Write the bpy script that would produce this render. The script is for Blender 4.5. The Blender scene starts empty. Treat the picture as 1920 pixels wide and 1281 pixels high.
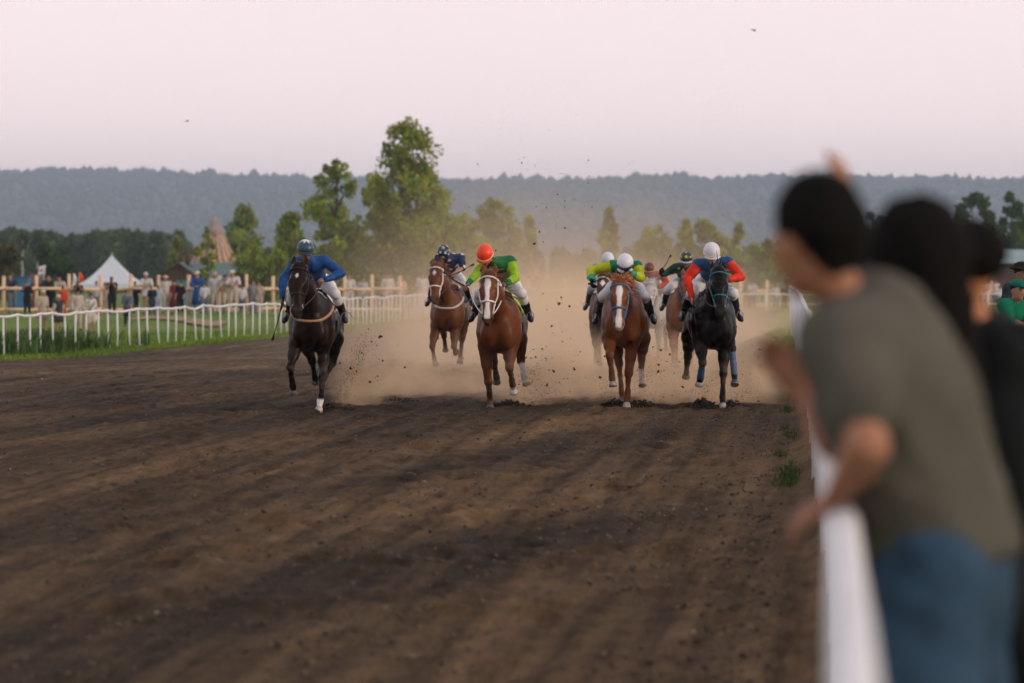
import bpy, math, random
import numpy as np
from mathutils import Vector, Matrix

rng = np.random.default_rng(7)
random.seed(7)
scene = bpy.context.scene
R = math.radians

# ------------------------------------------------------------------ camera
H = 2.15          # eye height above the near track
F = 7200.0        # focal length in photo pixels
cam_data = bpy.data.cameras.new('camera')
cam = bpy.data.objects.new('camera', cam_data)
scene.collection.objects.link(cam)
cam.location = (0, 0, H)
cam.rotation_euler = (R(90) - math.atan(166.5 / F), 0, 0)
cam_data.sensor_width = 36
cam_data.lens = 135
cam_data.clip_start = 0.2
cam_data.clip_end = 30000
cam_data.dof.use_dof = True
cam_data.dof.focus_distance = 52.0
cam_data.dof.aperture_fstop = 2.6
scene.camera = cam

# ------------------------------------------------------------------ sky and sun
SUN_EL, SUN_AZ = R(15), R(112)      # azimuth measured clockwise from +Y (the view direction)
world = bpy.data.worlds.new('World')
scene.world = world
world.use_nodes = True
wn, wl = world.node_tree.nodes, world.node_tree.links
wn.clear()
sky = wn.new('ShaderNodeTexSky')
sky.sky_type = 'NISHITA'
sky.sun_disc = False
sky.sun_elevation = SUN_EL
sky.sun_rotation = SUN_AZ
sky.air_density = 1.0
sky.dust_density = 3.0
# a thin even veil of evening cloud, pale pink low down and greyer overhead
tc = wn.new('ShaderNodeTexCoord')
sep = wn.new('ShaderNodeSeparateXYZ')
ramp = wn.new('ShaderNodeValToRGB')
ramp.color_ramp.elements[0].position = 0.0
ramp.color_ramp.elements[0].color = (1.06, 0.85, 0.81, 1)
ramp.color_ramp.elements[1].position = 0.55
ramp.color_ramp.elements[1].color = (0.50, 0.485, 0.52, 1)
e = ramp.color_ramp.elements.new(0.075)
e.color = (0.80, 0.70, 0.725, 1)
vmul = wn.new('ShaderNodeMix'); vmul.data_type = 'RGBA'; vmul.blend_type = 'MULTIPLY'
vmul.inputs['Factor'].default_value = 1.0
vmul.inputs['B'].default_value = (13.2, 12.75, 12.7, 1)
cl = wn.new('ShaderNodeTexNoise'); cl.inputs['Scale'].default_value = 5.0; cl.inputs['Detail'].default_value = 4
mp = wn.new('ShaderNodeMapping'); mp.inputs['Scale'].default_value = (1, 1, 5)
clr = wn.new('ShaderNodeMapRange'); clr.inputs['To Min'].default_value = 0.97; clr.inputs['To Max'].default_value = 1.03
clm = wn.new('ShaderNodeVectorMath'); clm.operation = 'SCALE'
mixs = wn.new('ShaderNodeMix'); mixs.data_type = 'RGBA'
mixs.inputs['Factor'].default_value = 0.93
bg = wn.new('ShaderNodeBackground'); bg.inputs['Strength'].default_value = 0.1
wo = wn.new('ShaderNodeOutputWorld')
wl.new(tc.outputs['Generated'], sep.inputs[0])
wl.new(sep.outputs['Z'], ramp.inputs[0])
wl.new(ramp.outputs['Color'], vmul.inputs['A'])
wl.new(tc.outputs['Generated'], mp.inputs[0]); wl.new(mp.outputs[0], cl.inputs['Vector'])
wl.new(cl.outputs['Fac'], clr.inputs['Value'])
wl.new(vmul.outputs['Result'], clm.inputs[0]); wl.new(clr.outputs[0], clm.inputs['Scale'])
wl.new(sky.outputs[0], mixs.inputs['A'])
wl.new(clm.outputs[0], mixs.inputs['B'])
wl.new(mixs.outputs['Result'], bg.inputs['Color'])
wl.new(bg.outputs[0], wo.inputs['Surface'])

sun_d = bpy.data.lights.new('sun', 'SUN')
sun_d.energy = 1.5
sun_d.angle = R(10)
sun_d.color = (1.0, 0.80, 0.60)
sun = bpy.data.objects.new('sun', sun_d)
scene.collection.objects.link(sun)
_sd = Vector((math.sin(SUN_AZ) * math.cos(SUN_EL), math.cos(SUN_AZ) * math.cos(SUN_EL), math.sin(SUN_EL)))
sun.rotation_euler = _sd.to_track_quat('Z', 'Y').to_euler()

vs = scene.view_settings
vs.view_transform = 'Standard'; vs.look = 'None'; vs.exposure = 0.22; vs.gamma = 1.0
vs.use_curve_mapping = False
scene.cycles.use_denoising = True
scene.cycles.max_bounces = 4
scene.cycles.diffuse_bounces = 2
scene.cycles.glossy_bounces = 2
scene.cycles.transparent_max_bounces = 8
scene.cycles.volume_bounces = 1
scene.cycles.use_adaptive_sampling = True
scene.cycles.adaptive_threshold = 0.03
scene.cycles.adaptive_min_samples = 12
scene.cycles.volume_step_rate = 2.0
scene.cycles.volume_max_steps = 64

# ------------------------------------------------------------------ small tools
COL = scene.collection

def smooth(a, b, x):
    t = np.clip((x - a) / (b - a), 0, 1)
    return t * t * (3 - 2 * t)

def px(x, D):
    return (x - 960.0) * D / F

def pz(y, D):
    return H - (y - 474.0) * D / F

def new_mesh(name, V, faces):
    me = bpy.data.meshes.new(name)
    V = np.asarray(V, dtype=np.float32)
    if isinstance(faces, np.ndarray):
        n, k = faces.shape
        me.vertices.add(len(V)); me.vertices.foreach_set('co', V.ravel())
        me.loops.add(n * k); me.loops.foreach_set('vertex_index', faces.astype(np.int32).ravel())
        me.polygons.add(n)
        me.polygons.foreach_set('loop_start', np.arange(0, n * k, k, dtype=np.int32))
        me.update(calc_edges=True)
        me.validate()
    else:
        me.from_pydata([tuple(map(float, v)) for v in V], [], [tuple(map(int, f)) for f in faces])
        me.update()
    return me

def link(name, me, mat=None, parent=None, loc=None, rz=0.0, shade=True):
    o = bpy.data.objects.new(name, me)
    COL.objects.link(o)
    if mat is not None and me is not None and len(me.materials) == 0:
        me.materials.append(mat)
    if parent is not None:
        o.parent = parent
    if loc is not None:
        o.location = loc
    o.rotation_euler = (0, 0, rz)
    if shade and me is not None and len(me.polygons):
        me.polygons.foreach_set('use_smooth', np.ones(len(me.polygons), dtype=bool))
    return o

def tag(o, label=None, cat=None, group=None, kind=None):
    if label: o['label'] = label
    if cat: o['category'] = cat
    if group: o['group'] = group
    if kind: o['kind'] = kind
    return o

def empty(name, loc, rz=0.0):
    o = bpy.data.objects.new(name, None)
    COL.objects.link(o)
    o.location = loc; o.rotation_euler = (0, 0, rz)
    o.empty_display_size = 0.2
    return o

def set_col(me, C):
    C = np.asarray(C, dtype=np.float32)
    if C.shape[1] == 3:
        C = np.concatenate([C, np.ones((len(C), 1), np.float32)], 1)
    at = me.color_attributes.new('Col', 'FLOAT_COLOR', 'POINT')
    at.data.foreach_set('color', C.ravel())

class MB:
    """collects plain shapes into one mesh"""
    def __init__(s): s.v = []; s.f = []
    def add(s, V, Fc):
        b = len(s.v); s.v.extend([tuple(v) for v in V]); s.f.extend([tuple(i + b for i in f) for f in Fc])
    def box(s, c, d, rz=0.0, M=None):
        x, y, z = d[0] / 2, d[1] / 2, d[2] / 2
        V = [(-x, -y, -z), (x, -y, -z), (x, y, -z), (-x, y, -z), (-x, -y, z), (x, -y, z), (x, y, z), (-x, y, z)]
        if M is None: M = Matrix.Rotation(rz, 3, 'Z')
        V = [tuple(M @ Vector(v) + Vector(c)) for v in V]
        s.add(V, [(0, 3, 2, 1), (4, 5, 6, 7), (0, 1, 5, 4), (1, 2, 6, 5), (2, 3, 7, 6), (3, 0, 4, 7)])
    def tube(s, pts, rad, n=8, cap=True, flat=None):
        P = [Vector(p) for p in pts]
        if not hasattr(rad, '__len__'): rad = [rad] * len(P)
        rings = []; up = None
        for i, p in enumerate(P):
            d = (P[min(i + 1, len(P) - 1)] - P[max(i - 1, 0)])
            if d.length < 1e-9: d = Vector((0, 0, 1))
            d.normalize()
            if up is None:
                up = Vector((0, 0, 1)) if abs(d.z) < 0.9 else Vector((0, 1, 0))
            a = d.cross(up)
            if a.length < 1e-4: a = d.orthogonal()
            a.normalize(); b = a.cross(d).normalized(); up = b
            rings.append([tuple(p + rad[i] * (math.cos(t) * a + math.sin(t) * b)) for t in [2 * math.pi * k / n for k in range(n)]])
        V = [v for r in rings for v in r]; Fc = []
        for i in range(len(P) - 1):
            for k in range(n):
                Fc.append((i * n + k, i * n + (k + 1) % n, (i + 1) * n + (k + 1) % n, (i + 1) * n + k))
        if cap:
            Fc.append(tuple(range(n - 1, -1, -1))); Fc.append(tuple((len(P) - 1) * n + k for k in range(n)))
        s.add(V, Fc)
    def build(s, name, mat, parent=None, loc=None, rz=0.0, shade=False):
        me = new_mesh(name, np.array(s.v), s.f)
        return link(name, me, mat, parent, loc, rz, shade)

# value noise used for relief
_lat = np.random.default_rng(3).random((257, 257))
def vnoise(x, y):
    xi = np.floor(x).astype(int); yi = np.floor(y).astype(int)
    fx = x - xi; fy = y - yi
    fx = fx * fx * (3 - 2 * fx); fy = fy * fy * (3 - 2 * fy)
    a = _lat[xi % 256, yi % 256]; b = _lat[(xi + 1) % 256, yi % 256]
    c = _lat[xi % 256, (yi + 1) % 256]; d = _lat[(xi + 1) % 256, (yi + 1) % 256]
    return (a * (1 - fx) + b * fx) * (1 - fy) + (c * (1 - fx) + d * fx) * fy
def fnoise(x, y, o=4):
    s = 0; a = 0.5; t = 0
    for i in range(o):
        s = s + a * vnoise(x + 17.3 * i, y + 9.1 * i); t += a; a *= 0.5; x = x * 2.03; y = y * 2.03
    return s / t

# ------------------------------------------------------------------ materials
def _pr(m):
    m.use_nodes = True
    return m.node_tree, m.node_tree.nodes['Principled BSDF']

def mat_plain(name, col, rough=0.7, var=0.18, scale=6.0, bump=0.0, bscale=40.0, spec=0.3, metal=0.0, sheen=0.0, transl=0.0):
    m = bpy.data.materials.new(name); nt, b = _pr(m)
    n = nt.nodes; l = nt.links
    b.inputs['Roughness'].default_value = rough
    b.inputs['Specular IOR Level'].default_value = spec
    b.inputs['Metallic'].default_value = metal
    if sheen:
        b.inputs['Sheen Weight'].default_value = sheen
    t = n.new('ShaderNodeTexCoord')
    ns = n.new('ShaderNodeTexNoise'); ns.inputs['Scale'].default_value = scale; ns.inputs['Detail'].default_value = 5
    l.new(t.outputs['Object'], ns.inputs['Vector'])
    mr = n.new('ShaderNodeMapRange'); mr.inputs['From Min'].default_value = 0.25; mr.inputs['From Max'].default_value = 0.75
    mr.inputs['To Min'].default_value = 1 - var; mr.inputs['To Max'].default_value = 1 + var
    l.new(ns.outputs['Fac'], mr.inputs['Value'])
    sc = n.new('ShaderNodeVectorMath'); sc.operation = 'SCALE'; sc.inputs[0].default_value = col[:3]
    l.new(mr.outputs[0], sc.inputs['Scale']); l.new(sc.outputs[0], b.inputs['Base Color'])
    if bump:
        nb = n.new('ShaderNodeTexNoise'); nb.inputs['Scale'].default_value = bscale; nb.inputs['Detail'].default_value = 6
        l.new(t.outputs['Object'], nb.inputs['Vector'])
        bp = n.new('ShaderNodeBump'); bp.inputs['Strength'].default_value = bump; bp.inputs['Distance'].default_value = 0.02
        l.new(nb.outputs['Fac'], bp.inputs['Height']); l.new(bp.outputs[0], b.inputs['Normal'])
    if transl:
        tr = n.new('ShaderNodeBsdfTranslucent'); l.new(sc.outputs[0], tr.inputs['Color'])
        mx = n.new('ShaderNodeMixShader'); mx.inputs[0].default_value = transl
        l.new(b.outputs[0], mx.inputs[1]); l.new(tr.outputs[0], mx.inputs[2])
        l.new(mx.outputs[0], nt.nodes['Material Output'].inputs['Surface'])
    return m

def mat_attr(name, rough=0.6, var=0.15, scale=8.0, bump=0.0, bscale=60.0, spec=0.3, sheen=0.0, coat=0.0, transl=0.0, aniso=(1, 1, 1)):
    m = bpy.data.materials.new(name); nt, b = _pr(m)
    n = nt.nodes; l = nt.links
    b.inputs['Roughness'].default_value = rough
    b.inputs['Specular IOR Level'].default_value = spec
    if sheen: b.inputs['Sheen Weight'].default_value = sheen
    if coat:
        b.inputs['Coat Weight'].default_value = coat; b.inputs['Coat Roughness'].default_value = 0.25
    at = n.new('ShaderNodeAttribute'); at.attribute_name = 'Col'
    t = n.new('ShaderNodeTexCoord')
    mpg = n.new('ShaderNodeMapping'); mpg.inputs['Scale'].default_value = aniso
    l.new(t.outputs['Object'], mpg.inputs[0])
    ns = n.new('ShaderNodeTexNoise'); ns.inputs['Scale'].default_value = scale; ns.inputs['Detail'].default_value = 5
    l.new(mpg.outputs[0], ns.inputs['Vector'])
    mr = n.new('ShaderNodeMapRange'); mr.inputs['From Min'].default_value = 0.25; mr.inputs['From Max'].default_value = 0.75
    mr.inputs['To Min'].default_value = 1 - var; mr.inputs['To Max'].default_value = 1 + var
    l.new(ns.outputs['Fac'], mr.inputs['Value'])
    sc = n.new('ShaderNodeVectorMath'); sc.operation = 'SCALE'
    l.new(at.outputs['Color'], sc.inputs[0]); l.new(mr.outputs[0], sc.inputs['Scale'])
    l.new(sc.outputs[0], b.inputs['Base Color'])
    if bump:
        nb = n.new('ShaderNodeTexNoise'); nb.inputs['Scale'].default_value = bscale; nb.inputs['Detail'].default_value = 4
        l.new(mpg.outputs[0], nb.inputs['Vector'])
        bp = n.new('ShaderNodeBump'); bp.inputs['Strength'].default_value = bump; bp.inputs['Distance'].default_value = 0.015
        l.new(nb.outputs['Fac'], bp.inputs['Height']); l.new(bp.outputs[0], b.inputs['Normal'])
    if transl:
        tr = n.new('ShaderNodeBsdfTranslucent'); l.new(sc.outputs[0], tr.inputs['Color'])
        mx = n.new('ShaderNodeMixShader'); mx.inputs[0].default_value = transl
        l.new(b.outputs[0], mx.inputs[1]); l.new(tr.outputs[0], mx.inputs[2])
        l.new(mx.outputs[0], nt.nodes['Material Output'].inputs['Surface'])
    return m

M_hide = mat_attr('horse_hide', rough=0.36, var=0.28, scale=5, spec=0.09, bump=0.35, bscale=12)
M_hair = mat_attr('horse_hair', rough=0.5, var=0.25, scale=20, spec=0.3)
M_skin = mat_attr('skin', rough=0.55, var=0.08, scale=12, spec=0.3)
M_cloth = mat_attr('silks', rough=0.55, var=0.16, scale=9, bump=0.8, bscale=8, spec=0.2, aniso=(1, 1, 0.6))
M_cotton = mat_attr('cotton', rough=0.9, var=0.16, scale=7, bump=0.6, bscale=9, spec=0.06)
M_helmet = mat_attr('helmet_shell', rough=0.35, var=0.06, scale=10, spec=0.4)
M_boot = mat_plain('boot_leather', (0.012, 0.012, 0.014), 0.35, 0.3, 10, 0.2, 30, 0.45)
M_leather = mat_plain('dark_leather', (0.018, 0.014, 0.012), 0.5, 0.3, 20, 0.2, 40)
M_hairblack = mat_plain('black_hair', (0.010, 0.009, 0.009), 0.5, 0.4, 30, 0.6, 60)
M_hoof = mat_attr('hoof_horn', rough=0.6, var=0.2, scale=25, bump=0.3, bscale=50)
M_whitepaint = mat_plain('white_paint', (0.66, 0.66, 0.68), 0.5, 0.12, 5, 0.1, 20)
M_pine = mat_plain('sawn_pine', (0.62, 0.44, 0.29), 0.75, 0.16, 3, 0.3, 12)
M_leaf = mat_attr('leaves', rough=0.6, var=0.25, scale=0.8, spec=0.15, transl=0.42)
M_grassb = mat_attr('grass_blades', rough=0.65, var=0.2, scale=2, spec=0.2, transl=0.3)
M_bark = mat_plain('bark', (0.09, 0.075, 0.06), 0.9, 0.35, 4, 0.5, 10)
M_birchbark = mat_plain('birch_bark', (0.5, 0.48, 0.45), 0.85, 0.35, 5, 0.3, 10)
M_stone = mat_attr('track_stones', rough=0.85, var=0.15, scale=30)

# ------------------------------------------------------------------ terrain
_ld = [-30, 60, 80, 92, 101, 132, 162, 200, 260, 320, 3000]
_lx = [-34, -20.2, -16.8, -14.7, -13.2, -8.07, -4.5, -1.2, 1.5, 3.0, 60]
def XL(D):            # the inner (left) running rail
    return np.interp(D, _ld, _lx)
_rd = [-30, 0, 4.8, 8, 20, 52, 93, 150, 205, 250, 3000]
_rx = [-2.6, 0.02, 0.43, 0.70, 1.68, 4.0, 6.75, 11.0, 15.3, 19.0, 250]
def XR(D):            # the outer (right) running rail
    return np.interp(D, _rd, _rx)
def base_z(D):
    return np.interp(D, [-100, 50, 60, 72, 100, 185, 330, 600, 8000], [0, 0, -0.03, -0.13, -0.6, -0.8, -2.6, -4.0, -4.0])
def Zt(X, D):
    X = np.asarray(X, float); D = np.asarray(D, float)
    z = base_z(D)
    lift = np.interp(D, [-30, 10, 25, 52, 93, 150, 230], [0.5, 0.5, 0.42, 0.28, 0.70, 0.5, 0.0])
    wd_ = np.interp(D, [0, 60, 93], [0.5, 0.6, 2.6]); sh_ = np.interp(D, [0, 60, 93], [0.4, 0.3, 0.0])
    z = z + lift * smooth(-1.0, -0.05, (X - XR(D) - sh_) / wd_)
    dip = -0.42 * np.exp(-((D - 154) / 14.0) ** 2) * smooth(0.5, 4.0, XL(D) - X)
    return z + dip
def gz(X, D):
    return float(Zt(np.array([X]), np.array([D]))[0])
def track_mask(X, D):
    xl = XL(D) + np.interp(D, [60, 92, 123, 200], [2.2, 2.3, 1.3, 1.2])
    xr = XR(D) - np.interp(D, [0, 20, 60, 93, 200], [-1.2, -1.0, -0.3, 0.75, 0.8])
    wob = (fnoise(X * 0.0 + D * 0.7, D * 0 + 3.3, 3) - 0.5)
    return smooth(-0.15, 0.15, X - xl - wob * 0.8) * smooth(-0.15, 0.15, xr - X + wob * 0.35)

def nt_ground(name):
    m = bpy.data.materials.new(name); nt, b = _pr(m)
    return m, nt, b

# grassy ground material
M_ground, nt, b = nt_ground('meadow_ground')
n, l = nt.nodes, nt.links
t = n.new('ShaderNodeTexCoord')
n1 = n.new('ShaderNodeTexNoise'); n1.inputs['Scale'].default_value = 0.13; n1.inputs['Detail'].default_value = 8
n2 = n.new('ShaderNodeTexNoise'); n2.inputs['Scale'].default_value = 2.5; n2.inputs['Detail'].default_value = 6
rp = n.new('ShaderNodeValToRGB')
rp.color_ramp.elements[0].position = 0.33; rp.color_ramp.elements[0].color = (0.075, 0.14, 0.016, 1)
rp.color_ramp.elements[1].position = 0.72; rp.color_ramp.elements[1].color = (0.19, 0.18, 0.06, 1)
e = rp.color_ramp.elements.new(0.5); e.color = (0.12, 0.19, 0.024, 1)
mx = n.new('ShaderNodeMix'); mx.data_type = 'RGBA'; mx.blend_type = 'MULTIPLY'; mx.inputs['Factor'].default_value = 0.6
rp2 = n.new('ShaderNodeValToRGB'); rp2.color_ramp.elements[0].color = (0.45, 0.45, 0.45, 1); rp2.color_ramp.elements[1].color = (1.3, 1.3, 1.3, 1)
l.new(t.outputs['Object'], n1.inputs['Vector']); l.new(t.outputs['Object'], n2.inputs['Vector'])
l.new(n1.outputs['Fac'], rp.inputs[0]); l.new(n2.outputs['Fac'], rp2.inputs[0])
l.new(rp.outputs[0], mx.inputs['A']); l.new(rp2.outputs[0], mx.inputs['B']); l.new(mx.outputs['Result'], b.inputs['Base Color'])
b.inputs['Roughness'].default_value = 0.9; b.inputs['Specular IOR Level'].default_value = 0.1
bp = n.new('ShaderNodeBump'); bp.inputs['Strength'].default_value = 0.6; bp.inputs['Distance'].default_value = 0.08
l.new(n2.outputs['Fac'], bp.inputs['Height']); l.new(bp.outputs[0], b.inputs['Normal'])

# track soil: worked earth with streaks along the running direction and pale grit
M_track, nt, b = nt_ground('track_soil')
n, l = nt.nodes, nt.links
t = n.new('ShaderNodeTexCoord')
def rot_scale(deg, sx_, sy_):
    a_ = n.new('ShaderNodeMapping'); a_.inputs['Rotation'].default_value = (0, 0, R(deg))
    b_ = n.new('ShaderNodeMapping'); b_.inputs['Scale'].default_value = (sx_, sy_, 1)
    l.new(t.outputs['Object'], a_.inputs[0]); l.new(a_.outputs[0], b_.inputs[0])
    return b_
n1 = n.new('ShaderNodeTexNoise'); n1.inputs['Scale'].default_value = 1.0; n1.inputs['Detail'].default_value = 5; n1.inputs['Distortion'].default_value = 0.5
n2 = n.new('ShaderNodeTexNoise'); n2.inputs['Scale'].default_value = 4.5; n2.inputs['Detail'].default_value = 10; n2.inputs['Roughness'].default_value = 0.7
n3 = n.new('ShaderNodeTexNoise'); n3.inputs['Scale'].default_value = 26; n3.inputs['Detail'].default_value = 4
n4 = n.new('ShaderNodeTexNoise'); n4.inputs['Scale'].default_value = 1.0; n4.inputs['Detail'].default_value = 4; n4.inputs['Roughness'].default_value = 0.6
l.new(rot_scale(12.5, 0.42, 0.045).outputs[0], n1.inputs['Vector'])
l.new(rot_scale(6, 1.0, 0.35).outputs[0], n2.inputs['Vector'])
l.new(rot_scale(5.2, 4.2, 0.10).outputs[0], n4.inputs['Vector'])
l.new(t.outputs['Object'], n3.inputs['Vector'])
rp = n.new('ShaderNodeValToRGB')
rp.color_ramp.elements[0].position = 0.29; rp.color_ramp.elements[0].color = (0.017, 0.0125, 0.0090, 1)
rp.color_ramp.elements[1].position = 0.66; rp.color_ramp.elements[1].color = (0.116, 0.072, 0.035, 1)
e = rp.color_ramp.elements.new(0.5); e.color = (0.066, 0.043, 0.0235, 1)
l.new(n1.outputs['Fac'], rp.inputs[0])
rp2 = n.new('ShaderNodeValToRGB')
rp2.color_ramp.elements[0].position = 0.3; rp2.color_ramp.elements[0].color = (0.45, 0.43, 0.42, 1)
rp2.color_ramp.elements[1].position = 0.72; rp2.color_ramp.elements[1].color = (1.55, 1.5, 1.45, 1)
l.new(n2.outputs['Fac'], rp2.inputs[0])
rp4 = n.new('ShaderNodeMapRange'); rp4.inputs['From Min'].default_value = 0.32; rp4.inputs['From Max'].default_value = 0.68; rp4.inputs['To Min'].default_value = 0.45; rp4.inputs['To Max'].default_value = 1.45
l.new(n4.outputs['Fac'], rp4.inputs['Value'])
har = n.new('ShaderNodeVectorMath'); har.operation = 'SCALE'; l.new(rp.outputs[0], har.inputs[0]); l.new(rp4.outputs[0], har.inputs['Scale'])
mx = n.new('ShaderNodeMix'); mx.data_type = 'RGBA'; mx.blend_type = 'MULTIPLY'; mx.inputs['Factor'].default_value = 1.0
l.new(har.outputs[0], mx.inputs['A']); l.new(rp2.outputs[0], mx.inputs['B'])
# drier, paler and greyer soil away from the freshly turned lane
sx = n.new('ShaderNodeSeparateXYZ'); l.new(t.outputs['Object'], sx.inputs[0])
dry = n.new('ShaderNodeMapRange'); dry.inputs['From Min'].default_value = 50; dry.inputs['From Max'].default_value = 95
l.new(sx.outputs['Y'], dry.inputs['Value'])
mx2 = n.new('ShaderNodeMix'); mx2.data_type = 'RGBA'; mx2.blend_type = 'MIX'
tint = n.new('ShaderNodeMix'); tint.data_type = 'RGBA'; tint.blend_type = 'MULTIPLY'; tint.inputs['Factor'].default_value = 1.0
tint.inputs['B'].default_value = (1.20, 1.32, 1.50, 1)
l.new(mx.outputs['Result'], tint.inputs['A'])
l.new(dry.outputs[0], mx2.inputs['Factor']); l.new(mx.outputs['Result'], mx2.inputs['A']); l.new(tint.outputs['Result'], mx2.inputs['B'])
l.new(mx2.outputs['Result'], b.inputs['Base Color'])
b.inputs['Roughness'].default_value = 0.95; b.inputs['Specular IOR Level'].default_value = 0.12
bp = n.new('ShaderNodeBump'); bp.inputs['Strength'].default_value = 0.9; bp.inputs['Distance'].default_value = 0.05
ad = n.new('ShaderNodeMath'); ad.operation = 'MULTIPLY_ADD'; ad.inputs[1].default_value = 0.35
l.new(n3.outputs['Fac'], ad.inputs[0]); l.new(n2.outputs['Fac'], ad.inputs[2])
l.new(ad.outputs[0], bp.inputs['Height']); l.new(bp.outputs[0], b.inputs['Normal'])

def grid_mesh(xs, ys, zf):
    Xg, Yg = np.meshgrid(xs, ys)
    Zg = zf(Xg, Yg)
    V = np.stack([Xg.ravel(), Yg.ravel(), Zg.ravel()], 1)
    nx, ny = len(xs), len(ys)
    i = np.arange(ny - 1)[:, None] * nx + np.arange(nx - 1)[None]
    Fq = np.stack([i, i + 1, i + nx + 1, i + nx], -1).reshape(-1, 4)
    return V, Fq

gx = np.unique(np.concatenate([np.linspace(-900, -70, 30), np.linspace(-70, -20, 40), np.linspace(-20, 24, 110), np.linspace(24, 80, 40), np.linspace(80, 900, 30)]))
gy = np.unique(np.concatenate([np.linspace(-25, 20, 45), np.linspace(20, 240, 170), np.linspace(240, 700, 50), np.linspace(700, 7500, 40)]))
def zg(X, Y):
    z = Zt(X, Y) + 0.10 * (fnoise(X * 0.35, Y * 0.12, 3) - 0.5) * (Y < 400)
    return z - 0.14 * track_mask(X, Y)
V, Fq = grid_mesh(gx, gy, zg)
# the far field widens with distance
V[:, 0] *= np.where(np.abs(V[:, 0]) > 80, 1 + V[:, 1].clip(0) / 1500, 1)
ground = link('ground', new_mesh('ground', V, Fq), M_ground)
tag(ground, kind='structure')

# track sheet, real relief: ruts, hoof marks, crumbs
ty = [7.0]
while ty[-1] < 235:
    ty.append(ty[-1] + max(0.09, ty[-1] * 0.0021))
ty = np.array(ty)
tu = np.linspace(0, 1, 330)
xl = XL(ty) + np.interp(ty, [60, 92, 123, 200], [1.9, 2.0, 1.0, 0.9])
xl = np.maximum(xl, -ty * 0.155 - 2.0)
xr = XR(ty) - np.interp(ty, [0, 20, 60, 93, 200], [-1.5, -1.3, -0.6, 0.55, 0.6])
X = xl[:, None] + (xr - xl)[:, None] * tu[None]
Y = np.repeat(ty[:, None], len(tu), 1)
ca, sa = math.cos(R(5.2)), math.sin(R(5.2))
U = X * ca - Y * sa; W = X * sa + Y * ca
near = 1.0
rel = 0.03 * (fnoise(U * 0.7, W * 0.10, 3) - 0.5) + 0.06 * (fnoise(U * 4.2, W * 0.12, 3) - 0.5) + 0.032 * (fnoise(U * 3.1, W * 1.0, 4) - 0.5) \
    + 0.035 * (fnoise(U * 9, W * 4.5, 3) - 0.5) + 0.02 * (rng.random(X.shape) - 0.5)
hp = np.zeros_like(X)
hr = np.random.default_rng(21)
for _ in range(420):
    D0 = hr.uniform(22, 75); X0 = hr.uniform(-5.5, 3.0) * D0 / 52; s = hr.uniform(0.10, 0.2)
    j = np.searchsorted(ty, [D0 - 0.8, D0 + 0.8]); sl = slice(j[0], j[1])
    dx = X[sl] - X0; dy = Y[sl] - D0
    rr = (dx ** 2 + (dy * 0.6) ** 2) / s ** 2
    hp[sl] += -0.045 * np.exp(-rr) + 0.025 * np.exp(-((np.sqrt(rr) - 1.6) / 0.45) ** 2)
Zr = Zt(X, Y) + rel + hp + 0.02
edge = np.minimum(tu, 1 - tu)[None] * (xr - xl)[:, None]
Zr -= 0.13 * (1 - smooth(0.0, 0.35, edge))
V = np.stack([X.ravel(), Y.ravel(), Zr.ravel()], 1)
nx, ny = len(tu), len(ty)
i = np.arange(ny - 1)[:, None] * nx + np.arange(nx - 1)[None]
Fq = np.stack([i, i + 1, i + nx + 1, i + nx], -1).reshape(-1, 4)
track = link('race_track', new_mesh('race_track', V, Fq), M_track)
tag(track, 'dark brown earth racetrack, churned and stony', kind='structure')
_TX, _TZ = X, Zr
def track_z(x, d):
    j = int(np.clip(np.searchsorted(ty, d), 0, len(ty) - 1))
    u = (x - xl[j]) / (xr[j] - xl[j])
    if u < 0 or u > 1: return gz(x, d)
    return float(Zr[j, int(u * (len(tu) - 1))])

# loose stones and crumbs on the track
def blobs(P, S, seed, flat=0.6):
    r = np.random.default_rng(seed)
    base = np.array([(1, 0, 0), (-1, 0, 0), (0, 1, 0), (0, -1, 0), (0, 0, 1), (0, 0, -1)], float)
    fc = np.array([(0, 2, 4), (2, 1, 4), (1, 3, 4), (3, 0, 4), (2, 0, 5), (1, 2, 5), (3, 1, 5), (0, 3, 5)])
    N = len(P)
    a = r.uniform(0, 6.283, N); c, s = np.cos(a), np.sin(a)
    B = base[None] * r.uniform(0.55, 1.25, (N, 6, 1)) * S[:, None, None]
    B = B * np.array([1, 1, flat])
    x = B[..., 0] * c[:, None] - B[..., 1] * s[:, None]; y = B[..., 0] * s[:, None] + B[..., 1] * c[:, None]
    z = B[..., 2] + 0.4 * x * r.uniform(-1, 1, (N, 1))
    V = np.stack([x, y, z], -1) + P[:, None, :]
    Fc = fc[None] + (np.arange(N) * 6)[:, None, None]
    return V.reshape(-1, 3), Fc.reshape(-1, 3)

r = np.random.default_rng(5)
N = 15000
Dq = 18 + (r.random(N) ** 1.25) * 77
Xq = np.where(r.random(N) < 0.35, XR(Dq) - 0.3 - np.abs(r.normal(0, 1.3, N)), Dq * r.uniform(-0.135, 0.085, N))
clump = fnoise(Xq * 0.5 + 40, Dq * 0.18, 3)
keep = (clump > 0.5 - 0.12 * (Dq < 60)) & (Xq < XR(Dq) - 0.2) & (Xq > XL(Dq) + 1.8)
Xq, Dq = Xq[keep], Dq[keep]
tone0 = r.choice(3, len(Xq), p=[0.62, 0.33, 0.05])
Pz = np.array([track_z(a, d) for a, d in zip(Xq, Dq)])
S = np.clip(r.lognormal(-4.35, 0.42, len(Xq)), 0.005, 0.04) * np.where(tone0 == 2, 0.7, 1.0)
V, Fc = blobs(np.stack([Xq, Dq, Pz + S * 0.25], 1), S, 6)
me = new_mesh('gravel', V, Fc)
tone = tone0
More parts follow.
